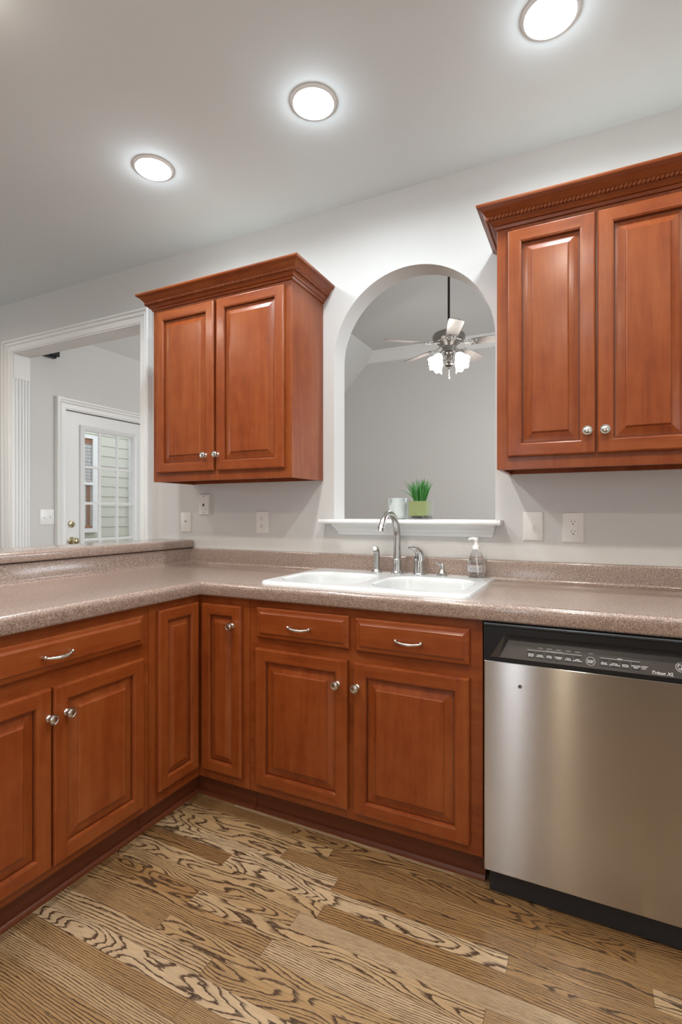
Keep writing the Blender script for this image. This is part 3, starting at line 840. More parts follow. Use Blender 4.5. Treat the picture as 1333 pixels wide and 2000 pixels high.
I = [(-0.256, 0.7675, -0.003), (0.246, 0.7675, -0.003), (0.222, 0.8405, -0.034), (-0.222, 0.8405, -0.034)]
vs = [(x, z, 0.002) for x, z in O] + [(x, z, 0.002) for x, z in Hh] + I
fs = [(0, 1, 5, 4), (1, 2, 6, 5), (2, 3, 7, 6), (3, 0, 4, 7)]
fs2 = [(4, 5, 9, 8), (5, 6, 10, 9), (6, 7, 11, 10), (7, 4, 8, 11)]
mb.add(vs, fs, 0, mpd); mb.add(vs, [fs2[0], fs2[2]], 0, mpd); mb.add(vs, [fs2[1], fs2[3]], 1, mpd)  # recess ends get the lighter charcoal in place of a reflection
# rolled top lip and returns
lip = [(0.862, 0.002), (0.867, 0.0045), (0.8705, 0.0035), (0.8730, 0.000), (0.8735, -0.006), (0.8735, -0.04)]
mb.rings([[(x, z, h) for z, h in lip] for x in (DX0 + .001, DX1)], False, False, close=False, fn=mpd)
for x in (DX0 + .001, DX1): mb.quad([(x, 0.7555, 0.002), (x, 0.862, 0.002), (x, 0.8735, -0.006), (x, 0.8735, -0.04), (x, 0.7555, -0.04)], 0, mpd)
mb.quad([(DX0 + .001, 0.7555, 0.002), (DX1, 0.7555, 0.002), (DX1, 0.7555, -0.04), (DX0 + .001, 0.7555, -0.04)], 0, mpd)
cp_ = build('control_panel', mb, [M_BLACK, M_CTRL], dw)
mb = MB(); mb.quad(I, 0, mpd); cf = build('control_face', mb, M_CTRL, cp_)
mb = MB(); mb.box(-0.06, 0.095, 0.8412, 0.8425, -0.03, -0.012, fn=mpd); build('latch_slot', mb, M_CTRL, cp_)
# a point on the sloping face
e_up = Vector((0, 0.8405 - 0.7675, -0.034 + 0.003)); e_up_n = e_up.normalized()
def FACE(u, v, lift=0.0006):   # u along x, v metres up the slope from its foot
    p = Vector((u, 0.7675, -0.003)) + e_up_n * v + Vector((0, 0.39, 0.92)) * lift
    return mpd(p.x, p.y, p.z)
def btn_box(mb, u, v, w, h, lift):
    mb.rings([[FACE(u + a * w / 2, v + b * h / 2, l) for a, b in ((-1, -1), (1, -1), (1, 1), (-1, 1))] for l in (0.0, lift)], False, True)
inkm = MB(); btm = MB()
BT = [(-0.163, 'RINSE\nONLY'), (-0.137, 'CHINA\nCRYSTAL'), (-0.111, 'SPEED\nCYCLE'), (-0.085, 'NORMAL\nWASH'), (-0.0585, 'POTS\n& PANS'), (-0.033, 'ANTI\nBACTERIA'), (0.037, 'DELAY\nHOURS'), (0.064, 'EXTRA\nHOT WASH'), (0.091, 'EXTRA\nSCRUB'), (0.1175, 'HEATED\nDRY')]
for u, tx in BT:
    m1 = MB(); btn_box(m1, u, 0.0195, 0.0205, 0.0205, 0.0008); b = build('button', m1, M_BTN, cf)
    vs, fs = text_mesh(tx, 0.0062 if len(tx) < 11 else 0.0052, lambda x, y: FACE(u + x, 0.0175 + y, 0.0010), 0.0001)
    m2 = MB(); m2.add(vs, fs); build('lettering', m2, M_INK, b)
m1 = MB(); m1.rings([[FACE(0.002 + r_ * math.cos(a), 0.0195 + r_ * math.sin(a), l) for a in [2 * PI * k / 28 for k in range(28)]] for r_, l in ((0.0122, 0.0), (0.0122, 0.0010))], False, True)
b = build('button', m1, M_BTN, cf)
m2 = MB(); m2.rings([[FACE(0.002 + r_ * math.cos(a), 0.0195 + r_ * math.sin(a), 0.0012) for a in [2 * PI * k / 28 for k in range(28)]] for r_ in (0.0122, 0.0113)], False, False)
vs, fs = text_mesh('START\nRESET', 0.0062, lambda x, y: FACE(0.002 + x, 0.0185 + y, 0.0012), 0.0001); m2.add(vs, fs)
build('lettering', m2, M_INK, b)
def bar(u0, u1, v, t_): inkm.quad([FACE(u0, v), FACE(u1, v), FACE(u1, v + t_), FACE(u0, v + t_)])
bar(-0.174, -0.022, 0.0325, 0.0008); bar(0.026, 0.128, 0.0325, 0.0008)
bar(-0.122, -0.073, 0.0350, 0.0005)
for u in (-0.137, -0.111, -0.085, -0.0585, -0.033): bar(u - 0.007, u + 0.007, 0.041, 0.0011)
bar(-0.004, 0.008, 0.041, 0.0011); bar(0.071, 0.083, 0.0345, 0.0016)
for k in range(3): bar(0.131, 0.147 - 0.003 * k, 0.0215 - k * 0.0035, 0.0012)
vs, fs = text_mesh('Triton XL', 0.0125, lambda x, y: FACE(0.180 + x * 1.05, 0.0085 + y, 0.0006), 0.0002, 0.35); inkm.add(vs, fs)
build('lettering', inkm, M_INK, cf)
em = MB(); ec = (0.2255, 0.031)
for r0, r1 in ((0.0130, 0.0118),):
    em.rings([[FACE(ec[0] + r_ * math.cos(a), ec[1] + r_ * math.sin(a)) for a in [2 * PI * k / 32 for k in range(32)]] for r_ in (r0, r1)], False, False)
def stroke(pts, w=0.0011):
    P = [Vector(p) for p in pts]; L, R_ = [], []
    for i, p in enumerate(P):
        d = (P[min(i + 1, len(P) - 1)] - P[max(i - 1, 0)]).normalized(); n = Vector((-d.y, d.x)) * w / 2
        L.append(p + n); R_.append(p - n)
    for i in range(len(P) - 1): em.quad([FACE(*L[i]), FACE(*R_[i]), FACE(*R_[i + 1]), FACE(*L[i + 1])])
def arc(cx, cy, r_, a0, a1, n=14, ry=None): return [(ec[0] + cx + r_ * math.cos(math.radians(a0 + (a1 - a0) * k / n)), ec[1] + cy + (ry or r_) * math.sin(math.radians(a0 + (a1 - a0) * k / n))) for k in range(n + 1)]
stroke(arc(-0.0030, 0.0015, 0.0046, 20, 330, ry=0.0062)); stroke(arc(-0.0015, -0.0050, 0.0030, 90, -150, ry=0.0026))
stroke(arc(0.0042, 0.0034, 0.0028, 60, 280)); stroke(arc(0.0042, -0.0022, 0.0036, 90, 320, ry=0.0030)); stroke(arc(-0.0048, 0.0045, 0.0024, 30, 250))
for k in range(4):
    a = k * 90 + 45
    stroke(arc(0.0088 * math.cos(math.radians(a)), 0.0088 * math.sin(math.radians(a)), 0.0020, a + 60, a + 240, 8), 0.0008)
build('emblem', em, M_INK, cf)
mb = MB(); mb.box(DX0 + 0.012, DX1 - 0.004, FY + 0.011, FY + 0.02, 0.002, 0.098); build('toe_panel', mb, M_TOEB, dw)

# ------------------------------------------------------------------ sink
SX0, SX1, SY0, SY1 = -1.219, -0.363, -0.572, -0.028
RIM = 0.944
sk = thing('sink', 'white double-bowl enamel sink set into the countertop', 'sink', (-0.79, -0.30, CT))
def sdrr(x, y, x0, x1, y0, y1, r_):
    cx, cy = (x0 + x1) / 2, (y0 + y1) / 2
    qx, qy = abs(x - cx) - (x1 - x0) / 2 + r_, abs(y - cy) - (y1 - y0) / 2 + r_
    return math.hypot(max(qx, 0), max(qy, 0)) + min(max(qx, qy), 0) - r_
BOWLS = [(-1.180, -0.818, -0.530, -0.165), (-0.770, -0.405, -0.530, -0.165)]
def sink_z(x, y):
    d = sdrr(x, y, SX0, SX1, SY0, SY1, 0.035)
    z = RIM
    if d > -0.009: z = CT + (RIM - CT) * math.sqrt(max(0, 1 - ((d + 0.009) / 0.009) ** 2))
    for b in BOWLS:
        e = sdrr(x, y, *b, 0.115)
        if e < 0.006:
            if e > -0.008:
                t_ = (0.006 - e) / 0.014; z = min(z, RIM - 0.010 * t_ * t_)
            elif e > -0.045: z = min(z, RIM - 0.010 - 0.128 * ((-0.008 - e) / 0.037) ** 0.72)
            else: z = min(z, RIM - 0.138 - 0.035 * min(1, (-0.045 - e) / 0.05) ** 0.5)
    return z
nx, ny = 260, 166
vs = []; fs = []
for j in range(ny + 1):
    for i in range(nx + 1):
        x = SX0 + (SX1 - SX0) * i / nx; y = SY0 + (SY1 - SY0) * j / ny
        d = sdrr(x, y, SX0, SX1, SY0, SY1, 0.035)
        if d > 0:
            cx = min(max(x, SX0 + 0.035), SX1 - 0.035); cy = min(max(y, SY0 + 0.035), SY1 - 0.035)
            k = 0.035 / math.hypot(x - cx, y - cy); x = cx + (x - cx) * k; y = cy + (y - cy) * k
        vs.append((x, y, sink_z(x, y)))
for j in range(ny):
    for i in range(nx):
        a = j * (nx + 1) + i; fs.append((a, a + 1, a + nx + 2, a + nx + 1))
mb = MB(); mb.add(vs, fs); build('basin', mb, M_SINK, sk, smooth=70)
for b in BOWLS:
    mb = MB(); cx, cy = (b[0] + b[1]) / 2, (b[2] + b[3]) / 2
    zb = RIM - 0.173
    mb.lathe([(0.045, zb + 0.0005), (0.044, zb + 0.003), (0.034, zb + 0.003), (0.030, zb + 0.001), (0.001, zb + 0.001)], AX((cx, cy, 0), 'z'), cap0=False)
    build('drain', mb, M_FAUCET, sk, smooth=40)
# faucet
fx, fyy = -0.792, -0.088
fc = thing('faucet', 'brushed nickel gooseneck faucet spout on the sink deck', 'faucet', (fx, fyy, RIM))
mb = MB()
mb.lathe([(0.029, RIM), (0.029, RIM + 0.005), (0.025, RIM + 0.009), (0.0215, RIM + 0.013), (0.0205, RIM + 0.04), (0.0195, RIM + 0.058), (0.0205, RIM + 0.060), (0.0205, RIM + 0.064), (0.018, RIM + 0.067)], AX((fx, fyy, 0), 'z'))
build('base', mb, M_FAUCET, fc, smooth=35)
pts = [(fx, fyy, RIM + 0.06), (fx, fyy, 1.04), (fx, fyy, 1.08), (fx, fyy + 0.0, 1.115)]
Rg = 0.098
for k in range(1, 19):
    a = math.radians(k * 8.6)
    pts.append((fx - 0.004 * k / 18, fyy - Rg + Rg * math.cos(a), 1.117 + Rg * 1.02 * math.sin(a)))
mb = MB(); mb.tube(pts, [0.0185, 0.0175, 0.0165, 0.016] + [0.0155 - 0.0025 * k / 18 for k in range(1, 19)], 16)
build('spout', mb, M_FAUCET, fc, smooth=60)
e0, e1 = Vector(pts[-1]), (Vector(pts[-1]) - Vector(pts[-2])).normalized()
mb = MB(); mb.tube([e0 - e1 * 0.004, e0 + e1 * 0.004, e0 + e1 * 0.010, e0 + e1 * 0.0101, e0 + e1 * 0.022], [0.0132, 0.0150, 0.0150, 0.0115, 0.0110], 16)
build('aerator', mb, M_FAUCET, fc, smooth=40)
# side sprayer
sx, sy = -0.893, -0.088
sp_ = thing('side_sprayer', 'nickel pull-out side sprayer left of the faucet spout', 'sprayer', (sx, sy, RIM))
mb = MB(); mb.lathe([(0.026, RIM), (0.026, RIM + 0.004), (0.020, RIM + 0.010), (0.0165, RIM + 0.018), (0.0165, RIM + 0.022)], AX((sx, sy, 0), 'z')); build('holder', mb, M_FAUCET, sp_, smooth=35)
mb = MB(); mb.tube([(sx, sy, RIM + 0.018), (sx, sy, RIM + 0.05), (sx, sy, RIM + 0.085), (sx, sy - 0.002, RIM + 0.098), (sx, sy - 0.010, RIM + 0.108), (sx, sy - 0.022, RIM + 0.112)], [0.0125, 0.0140, 0.0145, 0.0145, 0.0145, 0.0135], 16); build('wand', mb, M_FAUCET, sp_, smooth=50)
mb = MB(); mb.lathe([(0.0105, 0), (0.0105, 0.0015), (0.004, 0.002)], AX((sx, sy - 0.0235, RIM + 0.1125), '-y'), 16); build('spray_face', mb, M_PLATEW, sp_, label='pale round spray face')
# lever
lx, ly = -0.687, -0.088
lv = thing('faucet_lever', 'nickel single-lever faucet handle right of the spout', 'faucet handle', (lx, ly, RIM))
mb = MB(); mb.lathe([(0.028, RIM), (0.028, RIM + 0.004), (0.0245, RIM + 0.008), (0.0235, RIM + 0.055), (0.0225, RIM + 0.072), (0.020, RIM + 0.082)], AX((lx, ly, 0), 'z')); build('body', mb, M_FAUCET, lv, smooth=35)
mb = MB(); mb.tube([(lx + 0.004, ly, RIM + 0.062), (lx + 0.003, ly, RIM + 0.082), (lx - 0.001, ly - 0.004, RIM + 0.099), (lx - 0.010, ly - 0.012, RIM + 0.112), (lx - 0.022, ly - 0.022, RIM + 0.119), (lx - 0.032, ly - 0.032, RIM + 0.118), (lx - 0.038, ly - 0.038, RIM + 0.121)], [0.0232, 0.0222, 0.0185, 0.0125, 0.0085, 0.0068, 0.0055], 16); ob = build('lever', mb, M_FAUCET, lv, smooth=60)
mb = MB(); mb.lathe([(0.0045, 0), (0.0045, 0.001)], AX((lx - 0.010, ly - 0.0262, RIM + 0.078), '-y'), 12); build('index_mark', mb, M_SLOT, lv, label='dark dot on the lever body')
# soap dispenser
px, py = -0.583, -0.088
dp = thing('soap_dispenser', 'small nickel soap dispenser pump right of the lever handle', 'soap dispenser', (px, py, RIM))
mb = MB(); mb.lathe([(0.0235, RIM), (0.0235, RIM + 0.004), (0.018, RIM + 0.008), (0.0165, RIM + 0.016), (0.012, RIM + 0.021), (0.0105, RIM + 0.030), (0.0085, RIM + 0.034), (0.0085, RIM + 0.050), (0.006, RIM + 0.053)], AX((px, py, 0), 'z')); build('pump', mb, M_FAUCET, dp, smooth=35)
mb = MB(); mb.tube([(px, py, RIM + 0.044), (px - 0.012, py - 0.006, RIM + 0.051), (px - 0.024, py - 0.014, RIM + 0.060), (px - 0.027, py - 0.016, RIM + 0.062)], [0.0052, 0.0045, 0.0040, 0.0048], 10); build('nozzle', mb, M_FAUCET, dp, smooth=60)
# soap bottle
bx_, by_ = -0.437, -0.082
sb = thing('soap_bottle', 'clear pump bottle of hand soap at the sink corner', 'bottle', (bx_, by_, RIM))
body = [(0.026, 0.0), (0.031, 0.002), (0.035, 0.018), (0.038, 0.036), (0.0375, 0.050), (0.034, 0.068), (0.028, 0.088), (0.021, 0.106), (0.0155, 0.118), (0.0135, 0.124)]
mb = MB(); mb.lathe([(r_, RIM + h) for r_, h in body], AX((bx_, by_, 0), 'z'), 28)
bo = build('bottle_body', mb, M_PLASTIC, sb, smooth=50)
mb = MB(); mb.lathe([(max(r_ - 0.0025, 0.004), RIM + h + 0.002) for r_, h in body[:6]] + [(0.0313, RIM + 0.0705)], AX((bx_, by_, 0), 'z'), 28); build('soap', mb, M_LIQ, bo, smooth=50)
mb = MB()
nl = 14
mb.rings([[(bx_ + (0.0384) * math.cos(a), by_ + 0.0384 * math.sin(a), RIM + z) for z in (0.026, 0.040, 0.056)] for a in [-PI * 0.80 + PI * 0.62 * k / nl for k in range(nl + 1)]], False, False, close=False)
lb = build('label_print', mb, M_LABEL, bo, smooth=60)
mb = MB(); mb.lathe([(0.0150, RIM + 0.1215), (0.0150, RIM + 0.135), (0.0125, RIM + 0.138), (0.007, RIM + 0.139), (0.0065, RIM + 0.156), (0.0095, RIM + 0.158), (0.0095, RIM + 0.168), (0.007, RIM + 0.170)], AX((bx_, by_, 0), 'z')); 
mb.tube([(bx_, by_, RIM + 0.164), (bx_ - 0.014, by_ - 0.004, RIM + 0.166), (bx_ - 0.026, by_ - 0.008, RIM + 0.165), (bx_ - 0.029, by_ - 0.009, RIM + 0.160)], [0.0075, 0.006, 0.0048, 0.0045], 10)
pm = build('pump_head', mb, M_PLATEW, sb, smooth=40)
mb = MB(); mb.tube([(bx_, by_, RIM + 0.123), (bx_ + 0.002, by_, RIM + 0.07), (bx_ + 0.006, by_, RIM + 0.012)], 0.0028, 8); build('dip_tube', mb, M_PLATEW, pm, smooth=60)

# ------------------------------------------------------------------ wall plates
def plate_mesh(mp, u0, u1, z0, z1, d=0.006):
    mb = MB(); mb.rings([rect(u0, u1, z0, z1, i, h) for i, h in ((0, 0.0), (0, d * 0.4), (0.0015, d * 0.8), (0.004, d))], fn=mp); return mb
W0 = MAPB(0.0)
def screw(mb, mp, u, z, h, r_=0.0028):
    loops = [[mp(u + r_ * k * math.cos(a), z + r_ * k * math.sin(a), h + l) for a in [2 * PI * q / 10 for q in range(10)]] for k, l in ((1, 0.0), (0.8, 0.001))]
    mb.rings(loops, False, True)
def slots3(mp, u, z, hh, par):
    mb = MB(); mb.box(u - 0.0075, u - 0.0055, z - 0.001, z + 0.007, hh, hh + 0.0004, fn=mp); build('slot', mb, M_SLOT, par)
    mb = MB(); mb.box(u + 0.0050, u + 0.0070, z - 0.000, z + 0.006, hh, hh + 0.0004, fn=mp); build('slot', mb, M_SLOT, par)
    mb = MB(); mb.rings([[mp(u + 0.0026 * math.cos(a), z - 0.0072 + 0.0026 * math.sin(a), hh + l) for a in [2 * PI * q / 10 for q in range(10)]] for l in (0, 0.0004)], False, True)
    build('ground_hole', mb, M_SLOT, par)
def receptacle(mp, u, z, h, par):
    mb = MB()
    mb.rings([[mp(u + 0.0165 * k * math.cos(a) , max(min(z + 0.0165 * k * math.sin(a), z + 0.0135), z - 0.0135), h + l) for a in [2 * PI * q / 28 for q in range(28)]] for k, l in ((1, 0.0), (1, 0.0012), (0.93, 0.0018))], False, True)
    r_ = build('receptacle', mb, M_PLATE, par)
    hh = h + 0.0016
    slots3(mp, u, z, hh, r_)
WG = 'cover plates along the kitchen wall'
# coax plate
t = thing('cable_plate', 'pale cable outlet plate on the wall at the bar end, lowest left of the plates', 'wall plate', (-2.135, -0.001, 1.165), WG)
build('plate', plate_mesh(W0, -2.174, -2.097, 1.108, 1.224), M_PLATE, t, smooth=30)
mb = MB(); mb.lathe([(0.0060, 0), (0.0060, 0.003), (0.0045, 0.0032), (0.0045, 0.009), (0.002, 0.009)], AX(W0(-2.1355, 1.171, 0.006), '-y'), 12); build('socket', mb, M_NICKEL, t)
for zz in (1.198, 1.134): mb = MB(); screw(mb, W0, -2.1355, zz, 0.006); build('screw', mb, M_PLATE, t)
# phone jack box
t = thing('phone_jack', 'raised pale phone jack box under the left wall cabinet', 'phone jack', (-1.99, -0.001, 1.27), WG)
build('housing', plate_mesh(W0, -2.030, -1.955, 1.209, 1.328, 0.016), M_PLATE, t, smooth=30)
mb = MB(); mb.rings([[W0(a, b, h) for a, b in ((-1.999, 1.258), (-1.987, 1.258), (-1.987, 1.270), (-1.990, 1.270), (-1.990, 1.274), (-1.996, 1.274), (-1.996, 1.270), (-1.999, 1.270))] for h in (0.0160, 0.0166)]); build('jack', mb, M_SLOT, t)
for zz in (1.315, 1.222): mb = MB(); screw(mb, W0, -1.9925, zz, 0.016); build('screw', mb, M_SLOT, t)
# duplex outlet
t = thing('power_outlet', 'pale duplex outlet on the wall left of the sink', 'outlet', (-1.596, -0.001, 1.17), WG)
build('plate', plate_mesh(W0, -1.634, -1.558, 1.110, 1.229), M_PLATE, t, smooth=30)
receptacle(W0, -1.597, 1.190, 0.0055, t); receptacle(W0, -1.597, 1.150, 0.0055, t)
# toggle switch
t = thing('light_switch', 'single toggle light switch on the wall right of the sink', 'light switch', (-0.217, -0.001, 1.164), WG)
build('plate', plate_mesh(W0, -0.256, -0.177, 1.103, 1.225), M_PLATE, t, smooth=30)
mb = MB(); mb.rings([rect(-0.2225, -0.2125, 1.152, 1.176, i, h) for i, h in ((0, 0.005), (0, 0.0068), (0.0015, 0.0068), (0.0015, 0.0062))], False, True, fn=W0)
mb.rings([[W0(a, b, h) for a, b in ((-0.2210 , z - s), (-0.2140, z - s), (-0.2140, z + s), (-0.2210, z + s))] for z, s, h in ((1.164, 0.006, 0.006), (1.158, 0.0045, 0.016))], False, True)
build('toggle', mb, M_PLATE, t)
for zz in (1.194, 1.134): mb = MB(); screw(mb, W0, -0.2175, zz, 0.006); build('screw', mb, M_PLATE, t)
# gfci
t = thing('power_outlet', 'square-faced outlet with test buttons, right of the light switch', 'outlet', (-0.061, -0.001, 1.16), WG)
build('plate', plate_mesh(W0, -0.102, -0.022, 1.099, 1.221), M_PLATE, t, smooth=30)
mb = MB(); mb.rings([rect(-0.0785, -0.0445, 1.128, 1.194, i, h) for i, h in ((0, 0.005), (0, 0.0072), (0.0012, 0.008))], False, True, fn=W0); rc = build('receptacle', mb, M_PLATE, t)
for zc in (1.182, 1.142): slots3(W0, -0.0615, zc, 0.0079, rc)
for xa in (-0.0690, -0.0610): mb = MB(); mb.box(xa, xa + 0.0065, 1.158, 1.1635, 0.0079, 0.0092, fn=W0); build('test_button', mb, M_PLATE, rc, bevel=0.0004)
# double switch beside the glazed door
WD = MAPP(LWX)
t = thing('light_switch', 'white double light switch beside the glazed door', 'light switch', (LWX + 0.001, 0.26, 1.186))
build('plate', plate_mesh(WD, 0.205, 0.321, 1.127, 1.246), M_PLATEW, t, smooth=30)
for u, dn in ((0.240, -1), (0.286, 1)):
    mb = MB(); mb.rings([[WD(a, b, h) for a, b in ((u - 0.004, z - s), (u + 0.004, z - s), (u + 0.004, z + s), (u - 0.004, z + s))] for z, s, h in ((1.186, 0.008, 0.005), (1.186 + dn * 0.006, 0.005, 0.016))], False, True)
    build('toggle', mb, M_PLATEW, t)
# black box under the head of the opening
mb = MB(); mb.box(LWX + 0.001, LWX + 0.05, 0.21, 0.335, 2.445, 2.60); mb.box(LWX + 0.001, LWX + 0.035, 0.225, 0.318, 2.430, 2.445)
t = build('wall_speaker', mb, M_BLACK, None, loc=(LWX, 0.27, 2.44), bevel=0.002)
tag(t, 'small black box high on the wall, just below the head of the wide opening', 'wall box')

# ------------------------------------------------------------------ things on the ledge
LZ = 1.189
cx, cy = -0.8385, 0.052
mb = MB(); R0 = 0.0475
prof = [(0.030, 0), (0.038, 0.002), (0.044, 0.007), (0.047, 0.015), (R0, 0.024), (R0, 0.100), (R0 - 0.002, 0.102), (R0 - 0.005, 0.101), (R0 - 0.006, 0.02), (0.01, 0.014)]
mb.lathe([(r_, LZ + h) for r_, h in prof], AX((cx, cy, 0), 'z'), 32)
o = build('candle_cup', mb, M_MARBLE, None, loc=(cx, cy, LZ), smooth=40)
tag(o, 'grey-white marbled cup on the ledge behind the faucet', 'cup')
pot = thing('potted_grass', 'green grass in a square glass pot on the arch ledge', 'potted plant', (-0.715, 0.03, LZ))
def sq(cx, cy, s, z): return [(cx + a * s, cy + b * s, z) for a, b in ((-1, -1), (1, -1), (1, 1), (-1, 1))]
qx, qy, hs = -0.7155, 0.03, 0.049
mb = MB(); mb.rings([sq(qx, qy, s, LZ + z) for s, z in ((hs, 0.0), (hs, 0.089), (hs - 0.0025, 0.089), (hs - 0.0025, 0.003))], True, True)
gp = build('glass_pot', mb, M_PANE, pot)
mb = MB(); mb.box(qx - hs + 0.004, qx + hs - 0.012, qy - hs + 0.004, qy + hs - 0.006, LZ + 0.018, LZ + 0.086); build('green_liner', mb, M_GREENPOT, pot)
mb = MB()
rnd = random.Random(3)
for k in range(300):
    a, b = rnd.uniform(-1, 1), rnd.uniform(-1, 1)
    s = rnd.uniform(0.0022, 0.0042)
    mb.ball((qx + a * (hs - 0.0075), qy + b * (hs - 0.0075), LZ + 0.0068 + rnd.uniform(-.0005, 0.0125)), s, s * 0.8, s * 0.7, None, 6, 4)
build('gravel', mb, M_GRAVEL, pot, smooth=80)
mb = MB(); rnd = random.Random(11)
for k in range(120):
    a = rnd.uniform(0, 2 * PI); rr = math.sqrt(rnd.random()) * 0.030
    x0, y0 = qx - 0.004 + rr * math.cos(a), qy + rr * math.sin(a)
    ln = rnd.uniform(0.075, 0.118); lean = rnd.uniform(0.08, 0.42) * (0.4 + rr / 0.03); da = a + rnd.uniform(-0.5, 0.5)
    if k < 3: lean = 0.95; da = PI + rnd.uniform(-0.2, 0.3); ln = 0.09
    wd = rnd.uniform(0.0021, 0.0046); fa = rnd.uniform(0, PI)
    L_, R_, C_ = [], [], []
    for q in range(7):
        t_ = q / 6
        hx = lean * ln * t_ ** 1.6
        p = Vector((x0 + hx * math.cos(da), y0 + hx * math.sin(da), LZ + 0.080 + ln * t_ * math.sqrt(max(0.05, 1 - lean * lean * 0.5 * t_))))
        wq = wd * (1 - t_ ** 2.2) * (0.55 + 0.9 * min(t_ * 3, 1) * 0.5) + 0.0002
        s = Vector((math.cos(fa), math.sin(fa), 0)) * wq
        nn = Vector((-math.sin(fa), math.cos(fa), 0)) * wq * 0.45
        L_.append(tuple(p + s)); R_.append(tuple(p - s)); C_.append(tuple(p + nn))
    mb.rings([[L_[q], C_[q], R_[q]] for q in range(7)])
build('grass', mb, M_GRASS, pot, smooth=60)

# ------------------------------------------------------------------ recessed lights
RG = 'recessed ceiling lights'
def recessed(label, x, y):
    t = thing('recessed_light', label, 'ceiling light', (x, y, CEIL), RG)
    mb = MB(); n = 40
    mb.lathe([(CAN_R + 0.001, CEIL + 0.001), (CAN_R - 0.0, CEIL - 0.004), (CAN_R + 0.004, CEIL - 0.008), (CAN_R + 0.011, CEIL - 0.006), (CAN_R + 0.0145, CEIL - 0.0005)], AX((x, y, 0), 'z'), n, cap0=False, cap1=False)
    build('trim_ring', mb, M_PLATEW, t, smooth=50)
    mb = MB(); mb.lathe([(CAN_R, CEIL - 0.003), (CAN_R - 0.004, CEIL + 0.03), (CAN_R - 0.012, CEIL + 0.06)], AX((x, y, 0), 'z'), n, cap0=False, cap1=False)
    build('reflector', mb, M_CANIN, t, smooth=60)
    mb = MB(); mb.lathe([(CAN_R - 0.0125, CEIL + 0.058), (CAN_R - 0.018, CEIL + 0.040), (CAN_R - 0.040, CEIL + 0.030), (0.001, CEIL + 0.028)], AX((x, y, 0), 'z'), n, cap0=True, cap1=True)
    build('lamp', mb, M_LAMP, t, smooth=60)
    l = bpy.data.lights.new('lamp_light', 'AREA'); l.shape = 'DISK'; l.size = 0.12; l.energy = CAN_POWER; l.color = CAN_COL
    o = bpy.data.objects.new('lamp_light', l); COL.objects.link(o); o.parent = t; o.location = (0, 0, 0.012)
    l = bpy.data.lights.new('ceiling_halo', 'POINT'); l.energy = GLOW; l.shadow_soft_size = 0.04; l.color = CAN_COL
    o = bpy.data.objects.new('ceiling_halo', l); COL.objects.link(o); o.parent = t; o.location = (0, 0, -0.022)
    return t
r0 = recessed('recessed ceiling light over the sink, the middle one of the three in view', CANS[0][0], CANS[0][1])
warm = bpy.data.lights.new('warm_lamp_light', 'AREA'); warm.shape = 'DISK'; warm.size = 0.12; warm.energy = CAN_WARM_POWER; warm.color = CAN_WARM
near = bpy.data.lights.new('bar_lamp_light', 'AREA'); near.shape = 'DISK'; near.size = 0.12; near.energy = 18.0; near.color = (0.95, 0.96, 1.0)
warmg = bpy.data.lights.new('warm_ceiling_halo', 'POINT'); warmg.shadow_soft_size = 0.04; warmg.energy = GLOW; warmg.color = CAN_WARM
def copy_tree(o, parent=None):
    c = o.copy(); COL.objects.link(c)
    if parent: c.parent = parent
    for ch in list(o.children): copy_tree(ch, c)
    return c
for (x, y, lab) in [(CANS[1][0], CANS[1][1], 'recessed ceiling light nearest the bar, leftmost of the three in view'), (CANS[2][0], CANS[2][1], 'recessed ceiling light above the right wall cabinet, cut by the top of the photo')] + [(m[0], m[1], 'recessed ceiling light over the floor outside the view') for m in MORE]:
    c = copy_tree(r0); c.location = (x, y, CEIL); c['label'] = lab
    if y < -1.0:
        for ch in c.children:
            if ch.type == 'LIGHT' and ch.data.type == 'POINT': ch.data = warmg
            elif ch.type == 'LIGHT':
                ch.data = warm if (x, y) != MORE[0] else near

# ------------------------------------------------------------------ ceiling fan
FC = Vector((-1.170, 2.365, 2.683))
fan = thing('ceiling_fan', 'five-blade ceiling fan with lit glass shades, seen through the arch', 'ceiling fan', (FC.x, FC.y, FAMZ))
A_ = AX((FC.x, FC.y, 0), 'z')
mb = MB(); mb.lathe([(0.012, FAMZ - 0.07), (0.03, FAMZ - 0.065), (0.06, FAMZ - 0.02), (0.068, FAMZ)], A_); build('canopy', mb, M_ROD, fan, smooth=40)
mb = MB(); mb.lathe([(0.0125, FC.z + 0.10), (0.0125, FAMZ - 0.06)], A_, 16); build('downrod', mb, M_ROD, fan, smooth=40)
z = FC.z
mb = MB(); mb.lathe([(0.075, z - 0.035), (0.095, z - 0.012), (0.120, z + 0.004), (0.150, z + 0.022), (0.166, z + 0.042), (0.168, z + 0.068), (0.155, z + 0.094), (0.120, z + 0.112), (0.06, z + 0.122), (0.03, z + 0.15), (0.014, z + 0.158)], A_, 40)
mt = build('motor_housing', mb, M_PEWTER, fan, smooth=30)
mb = MB()
rp = [(FC.x + 0.135 * math.cos(2 * PI * k / 120), FC.y + 0.135 * math.sin(2 * PI * k / 120), z + 0.012) for k in range(121)]
mb.tube(rp, [0.007 + 0.004 * math.cos(2 * PI * k / 6) for k in range(121)], 8)
build('filigree', mb, M_NICKEL, mt, smooth=60)
mb = MB(); mb.lathe([(0.004, z - 0.265), (0.012, z - 0.258), (0.010, z - 0.246), (0.045, z - 0.232), (0.052, z - 0.214), (0.040, z - 0.204), (0.026, z - 0.196), (0.026, z - 0.14), (0.048, z - 0.122), (0.058, z - 0.105), (0.052, z - 0.098), (0.066, z - 0.09), (0.068, z - 0.04), (0.076, z - 0.034)], A_, 28)
build('switch_housing', mb, M_PEWTER, fan, smooth=35)
BASE = math.radians(-70)
